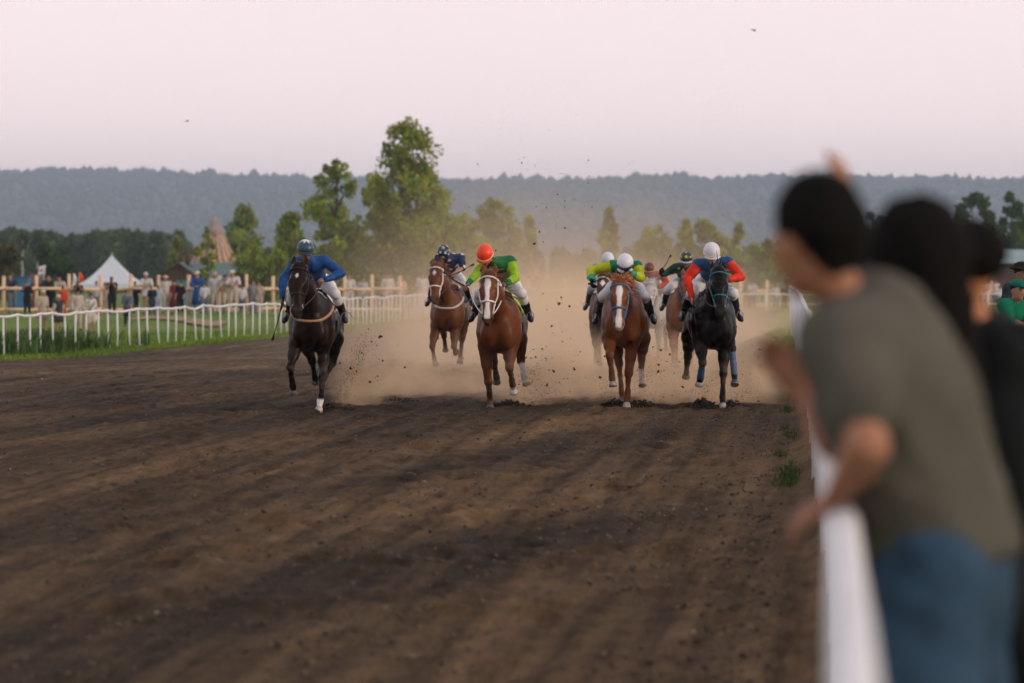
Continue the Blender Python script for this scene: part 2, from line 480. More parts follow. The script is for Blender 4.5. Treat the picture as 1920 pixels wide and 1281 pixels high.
cc = np.array([(0.06, 0.042, 0.03), (0.13, 0.092, 0.062), (0.30, 0.23, 0.16)])[tone] * r.uniform(0.7, 1.2, (len(Xq), 1))
set_col(me, np.repeat(cc, 6, 0))
tag(link('gravel', me, M_stone, shade=False), 'scattered pale stones and soil crumbs on the track', kind='stuff')

# ------------------------------------------------------------------ grass
def blades(P, h, w, cols, seed, lean=0.35):
    r = np.random.default_rng(seed)
    N = len(P)
    a = r.uniform(0, 6.283, N)
    dx, dy = np.cos(a), np.sin(a)
    la = r.uniform(0, 6.283, N); ll = np.abs(r.normal(0, lean, N)) * h
    V = np.zeros((N, 5, 3))
    V[:, 0] = P - np.stack([dx * w, dy * w, 0 * w], 1) * 0.5
    V[:, 1] = P + np.stack([dx * w, dy * w, 0 * w], 1) * 0.5
    mid = P + np.stack([np.cos(la) * ll * 0.35, np.sin(la) * ll * 0.35, h * 0.6], 1)
    V[:, 2] = mid + np.stack([dx * w, dy * w, 0 * w], 1) * 0.4
    V[:, 3] = mid - np.stack([dx * w, dy * w, 0 * w], 1) * 0.4
    V[:, 4] = P + np.stack([np.cos(la) * ll, np.sin(la) * ll, h * 0.98], 1)
    b = (np.arange(N) * 5)[:, None]
    q = np.concatenate([b + np.array([[0, 1, 2]]), b + np.array([[0, 2, 3]]), b + np.array([[3, 2, 4]])], 0)
    C = np.repeat(cols[:, None, :], 5, 1)
    return V.reshape(-1, 3), q, C.reshape(-1, 3)

def grass_patch(name, X, D, hmu, seed, cbase, label, w=0.03, var=0.35, zadd=-0.03):
    r = np.random.default_rng(seed)
    Z = Zt(X, D) + zadd - 0.14 * track_mask(X, D)
    h = hmu * r.uniform(0.45, 1.5, len(X))
    pat = 0.55 + 0.9 * fnoise(X * 0.8 + 3, D * 0.22, 3)
    h = h * (0.6 + 0.8 * fnoise(X * 0.9 + 13, D * 0.3, 2))
    cols = np.array(cbase)[None] * pat[:, None] * r.uniform(1 - var, 1 + var, (len(X), 1)) * (1 + 0.25 * r.normal(0, 1, (len(X), 3)) * np.array([0.5, 0.25, 0.3])).clip(0.3)
    V, q, C = blades(np.stack([X, D, Z], 1), h, w * r.uniform(0.6, 1.4, len(X)), cols, seed + 1)
    me = new_mesh(name, V, q); set_col(me, C)
    return tag(link(name, me, M_grassb, shade=False), label, kind='stuff')

r = np.random.default_rng(11)
N = 52000
D = r.uniform(84, 175, N)
X = XL(D) + np.interp(D, [60, 92, 123, 200], [2.2, 2.4, 1.35, 1.25]) + 0.35 - np.abs(r.normal(0, 3.6, N))
ok = (X > -0.14 * D - 1.0)
wob = fnoise(D * 0.9, D * 0 + 8, 3) - 0.5
X = X + wob * 0.8
grass_patch('grass', X[ok], D[ok], 0.11, 12, (0.125, 0.21, 0.025), 'bright green meadow grass around the white running rail', w=0.045)
# taller weeds at the left end of the rail
N = 9000
cx = r.choice([-12.6, -11.9, -13.0, -11.2, -10.4, -12.2], N) + r.normal(0, 0.55, N)
D = 97 + (cx + 12.8) * 4.2 + r.normal(0, 2.2, N)
Xw = XL(D) + r.normal(-0.9, 0.55, N)
keepw = fnoise(D * 0.8, Xw * 0.8, 2) > 0.42
grass_patch('weeds', Xw[keepw], D[keepw], 0.48, 14, (0.055, 0.11, 0.025), 'dark green tall weeds at the foot of the white rail', w=0.07)
N = 16000
D = np.concatenate([r.uniform(12, 60, 7000), r.uniform(60, 125, 9000)])
X = XR(D) + r.normal(0.25, 0.3, N) - np.where(D > 75, 0.35, 0.0)
kg = (fnoise(D * 0.6, X * 0.9 + 4, 3) > np.where(D > 75, 0.38, 0.62)) & (X > XR(D) - np.where(D > 75, 1.3, 0.5))
grass_patch('grass', X[kg], D[kg], 0.13, 15, (0.12, 0.20, 0.03), 'green grass tufts along the outer rail verge', w=0.02)
N = 14000
D = r.uniform(20, 110, N); X = XR(D) + r.uniform(0.3, 6, N)
grass_patch('grass', X, D, 0.16, 16, (0.08, 0.13, 0.025), 'grass where the spectators stand beyond the rail', w=0.03)

# a line of low weeds growing in the soil at the track edge
N = 5200
D = r.uniform(33, 60, N); X = 0.0706 * D + r.normal(0, 0.055, N) + 0.05 * np.sin(D * 0.9)
kg = fnoise(D * 0.5 + 30, X * 2, 2) > 0.50
grass_patch('weeds', X[kg], D[kg], 0.05, 18, (0.055, 0.085, 0.022), 'thin line of green weeds along the outer track edge', w=0.012, zadd=0.15)

# dirt footpath across the meadow
pxs = np.linspace(250, 420, 40)
V = []; Fc = []
for k, xx in enumerate(pxs):
    D = 172 - 0.02 * (xx - 250) + 3.0 * math.sin(k * 0.13)
    for s in (-2.6, 2.6):
        xw = px(xx, D); V.append((xw, D + s + rng.normal(0, 0.8), gz(xw, D + s) + 0.06))
for k in range(len(pxs) - 1):
    Fc.append((2 * k, 2 * k + 2, 2 * k + 3, 2 * k + 1))
M_path = mat_plain('dry_path', (0.26, 0.19, 0.09), 0.95, 0.3, 0.6)
tag(link('path', new_mesh('path', V, Fc), M_path), 'trodden tan footpath crossing the meadow', kind='structure')

# ------------------------------------------------------------------ white running rails
post_cache = {}
def running_rail(name, pts, label, hgt=1.1, rr=0.032, wav=0.02, seed=1, tilt=0.03, post_r=0.028, topoff=0.0):
    """pts: list of (x, d) post positions"""
    rr_ = np.random.default_rng(seed)
    root = empty(name, (pts[0][0], pts[0][1], gz(*pts[0])))
    o0 = Vector(root.location)
    tag(root, label, 'rail')
    tops = []
    for (x, d) in pts:
        z = gz(x, d) - 0.05
        zt_ = gz(x + topoff, d) if topoff else z + 0.05
        top = Vector((x + rr_.normal(0, tilt * 0.6), d, zt_ + hgt + rr_.normal(0, wav)))
        tops.append(top)
        m = MB()
        m.tube([Vector((x + rr_.normal(0, tilt), d, z)) - o0, Vector((x, d, z + 0.5)) - o0, top - o0 - Vector((0, 0, rr * 0.6))], post_r, 8)
        m.build('post', M_whitepaint, root, shade=True)
    # sagging rail made of sections
    line = []
    for a, b2 in zip(tops[:-1], tops[1:]):
        for t_ in (0, 0.25, 0.5, 0.75):
            p = a.lerp(b2, t_); p.z -= 0.02 * math.sin(math.pi * t_)
            line.append(p - o0)
    line.append(tops[-1] - o0)
    step = 8
    for k in range(0, len(line) - 1, step):
        seg = line[k:k + step + 1]
        if len(seg) < 2: continue
        m = MB(); m.tube(seg, rr, 10); m.build('rail', M_whitepaint, root, shade=True)
    return root, tops

ps = []
D = 96.0
while D < 190:
    ps.append((float(XL(D)), D)); D += 1.12 + 0.16 * math.sin(D * 1.7)
running_rail('running_rail', ps, 'long white running rail with thin posts along the infield grass', 1.1, 0.034, 0.030, 2, 0.025, 0.026)
ps = []
D = 3.4
while D < 118:
    ps.append((float(XR(D)), D)); D += 2.4 if D < 20 else 2.9
running_rail('running_rail', ps, 'white running rail the spectators lean on, blurred close by', 1.1, 0.034, 0.012, 3, 0.008, 0.03, topoff=0.6)
ps = [(px(x, 258), 258) for x in np.arange(1384, 1990, 52)]
running_rail('running_rail', ps, 'far white rail in front of the wooden fence past the bend', 1.1, 0.06, 0.01, 4, 0.01, 0.07)

# ------------------------------------------------------------------ wooden post and beam fences
def wood_fence(pts, label, hgt=1.9, beams=(1.22, 0.22), seed=1, th=0.14, bh=0.155):
    rr_ = np.random.default_rng(seed)
    x0, d0 = pts[0]
    root = empty('wooden_fence', (x0, d0, gz(x0, d0))); o0 = Vector(root.location)
    tag(root, label, 'fence')
    for (x, d) in pts:
        z = gz(x, d)
        m = MB(); hh = hgt * rr_.uniform(0.96, 1.05)
        m.tube([Vector((x, d, z - 0.2)) - o0, Vector((x + rr_.normal(0, 0.015), d, z + hh)) - o0], th * 0.62 * rr_.uniform(0.9, 1.1), 8)
        m.build('post', M_pine, root, shade=True)
    for k in range(len(pts) - 1):
        (xa, da), (xb, db) = pts[k], pts[k + 1]
        for bz in beams:
            za, zb = gz(xa, da) + bz + rr_.normal(0, 0.02), gz(xb, db) + bz + rr_.normal(0, 0.02)
            m = MB()
            a = Vector((xa, da - 0.17, za)) - o0; b2 = Vector((xb, db - 0.17, zb)) - o0
            m.tube([a - (b2 - a) * 0.03, (a + b2) / 2, b2 + (b2 - a) * 0.03], bh * 0.5 * rr_.uniform(0.9, 1.08), 8)
            m.build('beam', M_pine, root, shade=True)
    return root
lp = [6, 68, 129, 189, 245, 298, 354, 411, 463, 512, 562, 606, 646, 698, 750]
lp = [-54] + lp
wood_fence([(px(x, 185 + 0.01 * x), 185 + 0.01 * x) for x in lp], 'new pine post and beam fence the crowd leans on', 1.9, (1.22, 0.22), 2)
wood_fence([(px(x, 205), 205) for x in (800, 860, 930, 990, 1060, 1120)], 'short pine fence run lost in the dust behind the horses', 1.8, (1.2,), 3)
wood_fence([(px(x, 268), 268) for x in (1290, 1340, 1388, 1438, 1490, 1545, 1600, 1655, 1710, 1765, 1812, 1858, 1910, 1965)], 'pine fence with stacked beams across the far bend', 2.05, (1.30, 0.35), 4, 0.18, 0.22)

# ------------------------------------------------------------------ trees
def leaf_tree(name, x, D, ytop, rx_px, label, shape='birch', nleaf=4000, col=(0.07, 0.13, 0.025), seed=1, leaf=0.22, group=None, clumps=46, ybot=None, bark=None, droop=0.2):
    r = np.random.default_rng(seed)
    X = px(x, D); z0 = gz(X, D)
    top = pz(ytop, D); hgt = top - z0; rx = rx_px * D / F
    cb = hgt * 0.12 if ybot is None else max(0.1, pz(ybot, D) - z0)
    root = empty(name, (X, D, z0)); tag(root, label, 'tree', group)
    bark = bark or M_bark
    # trunk with limbs
    m = MB()
    tr = max(0.05, hgt * 0.016)
    sway = r.normal(0, 0.02, 6) * hgt
    tp = [(sway[k] * k / 5, sway[(k + 2) % 6] * k / 5, -0.2 + (hgt * 0.93 + 0.2) * k / 5) for k in range(6)]
    m.tube(tp, [tr * (1 - 0.16 * k) for k in range(6)], 7)
    # clump centres inside the crown envelope
    cs = []
    for k in range(clumps):
        u = (k + r.random()) / clumps
        if shape == 'cone':
            rad = rx * (1 - u) ** 0.75 * (0.35 + 0.65 * r.random() ** 0.5)
        elif shape == 'broad':
            u = u ** 1.35
            env = float(np.interp(u, [0, 0.3, 0.66, 0.79, 0.94, 1.0], [1.0, 1.05, 0.98, 0.82, 0.50, 0.2]))
            rad = rx * env * (0.2 + 0.8 * r.random() ** 0.5) * (0.82 + 0.18 * math.sin(u * 23))
        elif shape == 'bush':
            rad = rx * math.sqrt(max(0.0, 1 - (2 * u * 0.72 - 0.6) ** 2)) * (0.3 + 0.7 * r.random() ** 0.5)
        else:
            env = (0.84 + 0.18 * u) if u < 0.4 else (0.91 + 0.35 * (u - 0.4)) if u < 0.55 else 0.96 * (1 - (u - 0.55) / 0.45) ** 0.62 + 0.10
            rad = rx * env * (0.25 + 0.75 * r.random() ** 0.5)
        a = r.uniform(0, 6.283)
        cs.append((rad * math.cos(a), rad * math.sin(a), cb + u * (hgt * 0.97 - cb)))
    cs = np.array(cs)
    for c in cs[::2]:
        zb = max(0.12 * hgt, c[2] - 0.55 * math.hypot(c[0], c[1]) - 0.04 * hgt)
        q = zb / hgt * 5; k = min(4, int(q)); f = q - k
        bpt = Vector(tp[k]).lerp(Vector(tp[k + 1]), min(1, f))
        e2 = Vector(c); mid = bpt.lerp(e2, 0.5) + Vector((0, 0, 0.06 * hgt * r.random()))
        m.tube([bpt, mid, e2], [tr * 0.35, tr * 0.22, tr * 0.08], 5)
    m.build('trunk', bark, root, shade=True)
    # leaves
    w = r.uniform(0.5, 1.5, clumps); w /= w.sum()
    idx = r.choice(clumps, nleaf, p=w)
    uu = (cs[:, 2] - cb) / max(0.1, hgt - cb)
    csz = rx * (0.13 + 0.15 * (1 - uu) if shape == 'broad' else 0.15 + 0.10 * (1 - uu) if shape == 'birch' else 0.20 if shape != 'bush' else 0.26) * r.uniform(0.6, 1.35, clumps)
    w = csz ** 1.6 * w; w = w / w.sum()
    idx = r.choice(clumps, nleaf, p=w)
    off = r.normal(0, 1, (nleaf, 3)); off /= np.maximum(1e-6, np.linalg.norm(off, axis=1, keepdims=True)) 
    off *= (r.random((nleaf, 1)) ** 0.45) * csz[idx][:, None] * 1.5
    off[:, 2] *= 0.95; off[:, 2] -= droop * csz[idx] * r.random(nleaf) * 2
    P = cs[idx] + off
    P[:, 2] = np.maximum(P[:, 2], 0.05)
    a = r.normal(0, 1, (nleaf, 3)); a /= np.linalg.norm(a, axis=1, keepdims=True)
    b2 = np.cross(a, r.normal(0, 1, (nleaf, 3))); b2 /= np.linalg.norm(b2, axis=1, keepdims=True)
    s = leaf * r.uniform(0.5, 1.3, (nleaf, 1))
    V = np.stack([P - a * s, P + b2 * s * 0.55, P + a * s, P - b2 * s * 0.55], 1).reshape(-1, 3)
    Fq = np.arange(nleaf * 4).reshape(-1, 4)
    me = new_mesh('crown', V, Fq)
    ct = r.uniform(0.65, 1.35, clumps)[idx][:, None] * r.uniform(0.75, 1.25, (nleaf, 1))
    C = np.array(col)[None] * ct * (1 + r.normal(0, 0.12, (nleaf, 3)))
    set_col(me, np.repeat(C.clip(0.005), 4, 0))
    link('crown', me, M_leaf, root, shade=False)
    return root

G1 = (0.25, 0.29, 0.036); G2 = (0.20, 0.255, 0.036); G3 = (0.235, 0.30, 0.042)
leaf_tree('birch_tree', 630, 300, 296, 58, 'tall slender birch standing just beside the biggest tree', 'broad', 11000, G2, 31, 0.20, clumps=64, ybot=540)
leaf_tree('birch_tree', 762, 305, 224, 80, 'biggest and tallest tree, breaking the skyline above the hill', 'broad', 24000, G1, 52, 0.20, clumps=150, ybot=560)
leaf_tree('birch_tree', 705, 312, 330, 40, 'lower birch filling the gap left of the biggest tree', 'birch', 4200, G1, 54, 0.22, clumps=50, ybot=560)
leaf_tree('birch_tree', 822, 316, 342, 38, 'lower birch leaning on the right side of the biggest tree', 'birch', 4200, G1, 55, 0.22, clumps=50, ybot=560)
leaf_tree('birch_tree', 545, 330, 398, 50, 'bright green bushy tree above the blue jockey', 'cone', 4200, G3, 33, 0.24, clumps=44, ybot=540)
leaf_tree('birch_tree', 457, 420, 385, 52, 'cone shaped green tree between the wooden cone and blue jockey', 'cone', 4200, G2, 34, 0.30, clumps=46, ybot=530)
leaf_tree('young_tree', 388, 262, 420, 22, 'small bright sapling in front of the wooden cone', 'birch', 1300, G3, 35, 0.16, clumps=22, ybot=535)
leaf_tree('leafy_bush', 480, 300, 470, 50, 'round green bush below the cone shaped tree', 'bush', 2600, G2, 36, 0.24, clumps=30, ybot=560)
leaf_tree('leafy_bush', 100, 300, 462, 34, 'dark round bush left of the white tent', 'bush', 2400, (0.035, 0.075, 0.02), 37, 0.24, clumps=26, ybot=560)
leaf_tree('leafy_bush', 8, 260, 456, 30, 'olive bush at the left edge of the picture', 'bush', 1800, (0.10, 0.095, 0.03), 38, 0.22, clumps=22, ybot=560)
leaf_tree('birch_tree', 925, 380, 372, 55, 'dusty pale tree right of the biggest tree', 'birch', 4200, G1, 39, 0.28, clumps=46, ybot=520)
leaf_tree('birch_tree', 992, 400, 402, 26, 'narrow dusty tree above the orange capped jockey', 'cone', 1800, G1, 40, 0.28, clumps=26, ybot=520)
leaf_tree('leafy_bush', 865, 360, 400, 46, 'low bushy tree tucked behind the biggest tree', 'bush', 3000, G1, 41, 0.28, clumps=30, ybot=540)
leaf_tree('birch_tree', 1143, 430, 388, 30, 'lone pointed tree above the green and yellow jockey', 'cone', 2200, G2, 42, 0.30, clumps=30, ybot=520)
leaf_tree('leafy_bush', 1232, 450, 424, 36, 'rounded tree behind the maroon capped jockey', 'bush', 2400, G1, 43, 0.32, clumps=28, ybot=520)
leaf_tree('birch_tree', 1287, 460, 408, 28, 'pointed tree behind the yellow starred cap', 'cone', 1900, G1, 44, 0.32, clumps=26, ybot=520)
leaf_tree('leafy_bush', 1335, 455, 416, 34, 'broad tree right above the red sleeved jockey', 'bush', 2400, G1, 45, 0.32, clumps=28, ybot=530)
leaf_tree('birch_tree', 1385, 470, 414, 22, 'thin spiky tree right of the red sleeved jockey', 'cone', 1500, G1, 46, 0.32, clumps=24, ybot=530)
leaf_tree('leafy_bush', 1430, 430, 452, 34, 'low bushes left of the leaning man', 'bush', 2000, G1, 47, 0.30, clumps=24, ybot=540)
leaf_tree('birch_tree', 1822, 400, 356, 44, 'broken crowned tree right of the dark haired spectators', 'birch', 3600, (0.06, 0.115, 0.02), 48, 0.30, clumps=34, ybot=500)
leaf_tree('birch_tree', 1897, 405, 360, 36, 'tall tree at the right edge of the picture', 'birch', 3400, (0.06, 0.115, 0.02), 49, 0.30, clumps=34, ybot=500)
leaf_tree('leafy_bush', 1860, 420, 432, 70, 'low green scrub under the trees at the right edge', 'bush', 3400, (0.05, 0.09, 0.02), 50, 0.30, clumps=34, ybot=560)
leaf_tree('pine_tree', 1640, 600, 396, 22, 'dark tree top showing between the two nearest heads', 'bush', 1200, (0.02, 0.04, 0.015), 51, 0.4, clumps=20, ybot=480)
leaf_tree('leafy_bush', 332, 380, 440, 22, 'slim tree behind the hut chimneys', 'cone', 1500, G2, 53, 0.28, clumps=22, ybot=540)

# far woods at the left: reads as one mass
def woods(name, x0, x1, D0, D1, y0, seed, nt_, col, label, leaf=0.6, ybase=535):
    r = np.random.default_rng(seed)
    Vs = []; Cs = []; m = MB()
    for k in range(nt_):
        D = r.uniform(D0, D1); x = r.uniform(x0, x1); X = px(x, D); zb = gz(X, D)
        top = pz(y0 + 26 * (fnoise(np.array([x * 0.02]), np.array([1.5]), 2)[0] - 0.5) + r.uniform(-4, 14), D)
        hg = top - zb; rx = hg * r.uniform(0.14, 0.26); nl = 260
        m.tube([(X, D, zb - 0.3), (X, D, zb + hg * 0.8)], [0.14, 0.05], 5)
        u = r.random(nl); env = np.sin(np.pi * (0.12 + 0.85 * u)) ** 0.7
        a = r.uniform(0, 6.283, nl); rad = rx * env * r.random(nl) ** 0.4
        P = np.stack([X + rad * np.cos(a), D + rad * np.sin(a), zb + hg * (0.15 + 0.85 * u)], 1)
        A = r.normal(0, 1, (nl, 3)); A /= np.linalg.norm(A, axis=1, keepdims=True)
        B = np.cross(A, r.normal(0, 1, (nl, 3))); B /= np.linalg.norm(B, axis=1, keepdims=True)
        s = leaf * r.uniform(0.5, 1.3, (nl, 1))
        Vs.append(np.stack([P - A * s, P + B * s * 0.6, P + A * s, P - B * s * 0.6], 1).reshape(-1, 3))
        Cs.append(np.repeat(np.array(col)[None] * r.uniform(0.6, 1.3) * r.uniform(0.75, 1.25, (nl, 1)), 4, 0))
    V = np.concatenate(Vs); me = new_mesh(name, V, np.arange(len(V)).reshape(-1, 4)); set_col(me, np.concatenate(Cs))
    o = link(name, me, M_leaf, shade=False); tag(o, label, kind='stuff')
    t_ = m.build('trunks', M_bark, o); tag(t_, kind='stuff')
woods('woods', -60, 340, 560, 680, 434, 61, 120, (0.07, 0.11, 0.04), 'far dark belt of woods beyond the tents')
woods('woods', 1460, 2000, 640, 740, 452, 62, 60, (0.08, 0.12, 0.035), 'far belt of woods behind the spectators at the right')
woods('woods', 330, 1460, 640, 760, 462, 63, 110, (0.09, 0.13, 0.04), 'far low woods half lost in the dust')
for k, (x, yt) in enumerate([(42, 440), (71, 445)]):
    leaf_tree('birch_tree', x, 540, yt - 6, 14, ['bare white birch trunk, leftmost of two before the woods', 'bare white birch trunk, second from left before the woods'][k], 'cone', 500, (0.05, 0.07, 0.03), 70 + k, 0.4, clumps=12, ybot=462, bark=M_birchbark)

# ------------------------------------------------------------------ wooded hill
xs = np.linspace(-2600, 2600, 260); ys = np.concatenate([np.linspace(3800, 6000, 26), np.linspace(6060, 7400, 12)])
def ridge_y(x_px): return np.interp(x_px, [-600, 0, 480, 900, 1100, 1250, 1920, 2600], [326, 334, 342, 349, 347, 345, 347, 350])
def zh(X, Y):
    xp = 960 + X / Y * F
    top = H - (ridge_y(xp) - 474) * 6000 / F
    s = smooth(3800, 6000, Y)
    return -8 + (top + 8) * s + (7 * (fnoise(X * 0.0035 + 9, Y * 0.002, 4) - 0.5) + 4 * (fnoise(X * 0.02, Y * 0.004, 3) - 0.5)) * s
V, Fq = grid_mesh(xs, ys, zh)
M_hill = mat_plain('forest_floor', (0.022, 0.034, 0.020), 0.95, 0.15, 0.01)
hill = tag(link('hill', new_mesh('hill', V, Fq), M_hill), 'long flat topped wooded hill along the horizon', kind='structure')
r = np.random.default_rng(77)
N = 9000
N = 13000; Yq = np.where(r.random(N) < 0.4, r.uniform(5780, 6090, N), r.uniform(4000, 6000, N)); Xq = r.uniform(-1, 1, N) * 0.17 * Yq
Zq = zh(Xq, Yq)
S = r.lognormal(1.5, 0.45, N).clip(2.0, 9) * (0.6 + 0.9 * fnoise(Xq * 0.02, Yq * 0.004, 3))
V, Fc = blobs(np.stack([Xq, Yq, Zq + S * 0.55], 1), S, 78, 1.05)
me = new_mesh('forest', V, Fc)
set_col(me, np.repeat(np.array((0.024, 0.036, 0.022))[None] * r.uniform(0.88, 1.12, (N, 1)) * 0.9, 6, 0))
tag(link('forest', me, M_leaf, shade=False), 'dense forest covering the far hill, trees jagged on the ridge', kind='stuff')

# ------------------------------------------------------------------ smooth bodies: blended shapes turned into one surface
def V3(*a): return np.array(a, float)
def unit(v):
    v = np.asarray(v, float); return v / max(1e-9, np.linalg.norm(v))
def cap(a, b, ra, rb=None, n=None, f=1.0, tag='', k=None):
    return dict(t='c', a=np.asarray(a, float), b=np.asarray(b, float), ra=ra, rb=ra if rb is None else rb, n=None if n is None else unit(n), f=f, tag=tag, k=k)
def ell(c, r, axes=None, tag='', k=None):
    return dict(t='e', c=np.asarray(c, float), r=np.asarray(r, float), M=np.eye(3) if axes is None else np.array([unit(q) for q in axes]), tag=tag, k=k)
def chain(pts, rad, **kw):
    return [cap(pts[i], pts[i + 1], rad[i], rad[i + 1], **kw) for i in range(len(pts) - 1)]
def inflate(prims, d):
    out = []
    for p in prims:
        q = dict(p)
        if p['t'] == 'c': q['ra'] = p['ra'] + d; q['rb'] = p['rb'] + d
        else: q['r'] = p['r'] + d
        out.append(q)
    return out
def sd(p, x, y, z):
    if p['t'] == 'c':
        a, b = p['a'], p['b']; ba = b - a; bb = max(1e-9, ba @ ba)
        dx, dy, dz = x - a[0], y - a[1], z - a[2]
        t = np.clip((dx * ba[0] + dy * ba[1] + dz * ba[2]) / bb, 0, 1)
        vx, vy, vz = dx - t * ba[0], dy - t * ba[1], dz - t * ba[2]
        s = 1.0
        if p['n'] is not None:
            n = p['n']; c = (vx * n[0] + vy * n[1] + vz * n[2]) * (1 / p['f'] - 1)
            vx, vy, vz = vx + n[0] * c, vy + n[1] * c, vz + n[2] * c
            s = min(1.0, p['f'])
        return (np.sqrt(vx * vx + vy * vy + vz * vz) - (p['ra'] + t * (p['rb'] - p['ra']))) * s
    dx, dy, dz = x - p['c'][0], y - p['c'][1], z - p['c'][2]
    M, r = p['M'], p['r']
    q0 = (M[0, 0] * dx + M[0, 1] * dy + M[0, 2] * dz) / r[0]
    q1 = (M[1, 0] * dx + M[1, 1] * dy + M[1, 2] * dz) / r[1]
    q2 = (M[2, 0] * dx + M[2, 1] * dy + M[2, 2] * dz) / r[2]
    k0 = np.sqrt(q0 * q0 + q1 * q1 + q2 * q2)
    k1 = np.sqrt((q0 / r[0]) ** 2 + (q1 / r[1]) ** 2 + (q2 / r[2]) ** 2) + 1e-6
    return k0 * (k0 - 1) / k1
def smin(a, b, k):
    h = np.maximum(k - np.abs(a - b), 0) / k
    return np.minimum(a, b) - h * h * k * 0.25
def bounds(p):
    if p['t'] == 'c':
        s = max(1.0, p['f'])
        return np.minimum(p['a'] - p['ra'] * s, p['b'] - p['rb'] * s), np.maximum(p['a'] + p['ra'] * s, p['b'] + p['rb'] * s)
    e_ = np.sqrt(((p['M'] * p['r'][:, None]) ** 2).sum(0))
    return p['c'] - e_, p['c'] + e_
def field(prims, P, k=0.05):
    d = None
    for p in prims:
        q = sd(p, P[:, 0], P[:, 1], P[:, 2])
        d = q if d is None else smin(d, q, p['k'] or k)
    return d
def grad(prims, P, k=0.05, h=0.004):
    g = np.zeros_like(P)
    for i in range(3):
        o = np.zeros(3); o[i] = h
        g[:, i] = field(prims, P + o, k) - field(prims, P - o, k)
    return g / np.maximum(1e-9, np.linalg.norm(g, axis=1, keepdims=True))
def to_surface(prims, P, off=0.0, k=0.05, it=8):
    P = np.array(P, float)
    for _ in range(it):
        P = P - (field(prims, P, k) - off)[:, None] * grad(prims, P, k) * 0.9
    return P

def sdf_surface(prims, vox, k=0.05, cut=None):
    B = [bounds(p) for p in prims]
    lo = np.min([b[0] for b in B], 0) - vox * 3; hi = np.max([b[1] for b in B], 0) + vox * 3
    nn = np.ceil((hi - lo) / vox).astype(int) + 1
    Fd = np.full(nn, 1.0, np.float32)
    gx_, gy_, gz_ = [lo[i] + vox * np.arange(nn[i]) for i in range(3)]
    for p, (l_, h_) in zip(prims, B):
        kk = p['k'] or k
        pad = kk + vox * 2
        i0 = np.maximum(0, np.floor((l_ - pad - lo) / vox).astype(int)); i1 = np.minimum(nn, np.ceil((h_ + pad - lo) / vox).astype(int) + 1)
        s = tuple(slice(a, b) for a, b in zip(i0, i1))
        d = sd(p, gx_[s[0]][:, None, None], gy_[s[1]][None, :, None], gz_[s[2]][None, None, :])
        Fd[s] = smin(Fd[s], d, kk)
    if cut is not None:      # list of (point, normal): keep the side the normal points away from
        for c, nrm in cut:
            nrm = unit(nrm)
            pl = (gx_[:, None, None] - c[0]) * nrm[0] + (gy_[None, :, None] - c[1]) * nrm[1] + (gz_[None, None, :] - c[2]) * nrm[2]
            Fd = np.maximum(Fd, pl.astype(np.float32))
    ins = Fd < 0
    def sh(A, o): return A[o[0]:A.shape[0] - 1 + o[0], o[1]:A.shape[1] - 1 + o[1], o[2]:A.shape[2] - 1 + o[2]]
    offs = [(a, b, c) for a in (0, 1) for b in (0, 1) for c in (0, 1)]
    cnt = sum(sh(ins, o).astype(np.int8) for o in offs)
    act = (cnt > 0) & (cnt < 8)
    idx = np.full(act.shape, -1, np.int64); ci = np.argwhere(act); idx[act] = np.arange(len(ci))
    pos = np.zeros((len(ci), 3)); num = np.zeros(len(ci))
    for o1 in offs:
        for ax in range(3):
            if o1[ax]: continue
            o2 = list(o1); o2[ax] = 1
            f1 = Fd[ci[:, 0] + o1[0], ci[:, 1] + o1[1], ci[:, 2] + o1[2]]; f2 = Fd[ci[:, 0] + o2[0], ci[:, 1] + o2[1], ci[:, 2] + o2[2]]
            cr = (f1 < 0) != (f2 < 0)
            t = np.where(cr, f1 / np.where(cr, f1 - f2, 1), 0)
            pt = np.array(o1, float)[None] + np.zeros((len(ci), 3)); pt[:, ax] += t
            pos += pt * cr[:, None]; num += cr
    V = lo + (ci + pos / num[:, None]) * vox
    quads = []
    for ax in range(3):
        u, w = (ax + 1) % 3, (ax + 2) % 3
        a = np.take(ins, range(0, nn[ax] - 1), ax); b = np.take(ins, range(1, nn[ax]), ax)
        e_ = np.argwhere(a != b)
        ok = (e_[:, u] > 0) & (e_[:, w] > 0) & (e_[:, u] < nn[u] - 1) & (e_[:, w] < nn[w] - 1)
        e_ = e_[ok]
        flip = ~a[tuple(e_.T)]
        def cell(du, dw):
            c = e_.copy(); c[:, u] -= du; c[:, w] -= dw
            return idx[tuple(c.T)]
        q = np.stack([cell(0, 0), cell(1, 0), cell(1, 1), cell(0, 1)], 1)
        q[flip] = q[flip][:, ::-1]
        quads.append(q)
    Q = np.concatenate(quads); Q = Q[(Q >= 0).all(1)]
    return V, Q
def relax(V, Q, it=2, lam=0.5):
    e_ = np.concatenate([Q[:, [0, 1]], Q[:, [1, 2]], Q[:, [2, 3]], Q[:, [3, 0]]])
    for _ in range(it):
        s = np.zeros_like(V); n = np.zeros(len(V))
        for c in range(3):
            s[:, c] = np.bincount(e_[:, 0], V[e_[:, 1], c], len(V)) + np.bincount(e_[:, 1], V[e_[:, 0], c], len(V))
        n = np.bincount(e_[:, 0], None, len(V)) + np.bincount(e_[:, 1], None, len(V))
        V = V * (1 - lam) + lam * s / np.maximum(1, n)[:, None]
    return V
def vnormals(V, Q):
    n = np.cross(V[Q[:, 2]] - V[Q[:, 0]], V[Q[:, 3]] - V[Q[:, 1]])
    N_ = np.zeros_like(V)
    for j in range(4):
        for c in range(3): N_[:, c] += np.bincount(Q[:, j], n[:, c], len(V))
    return N_ / np.maximum(1e-9, np.linalg.norm(N_, axis=1, keepdims=True))
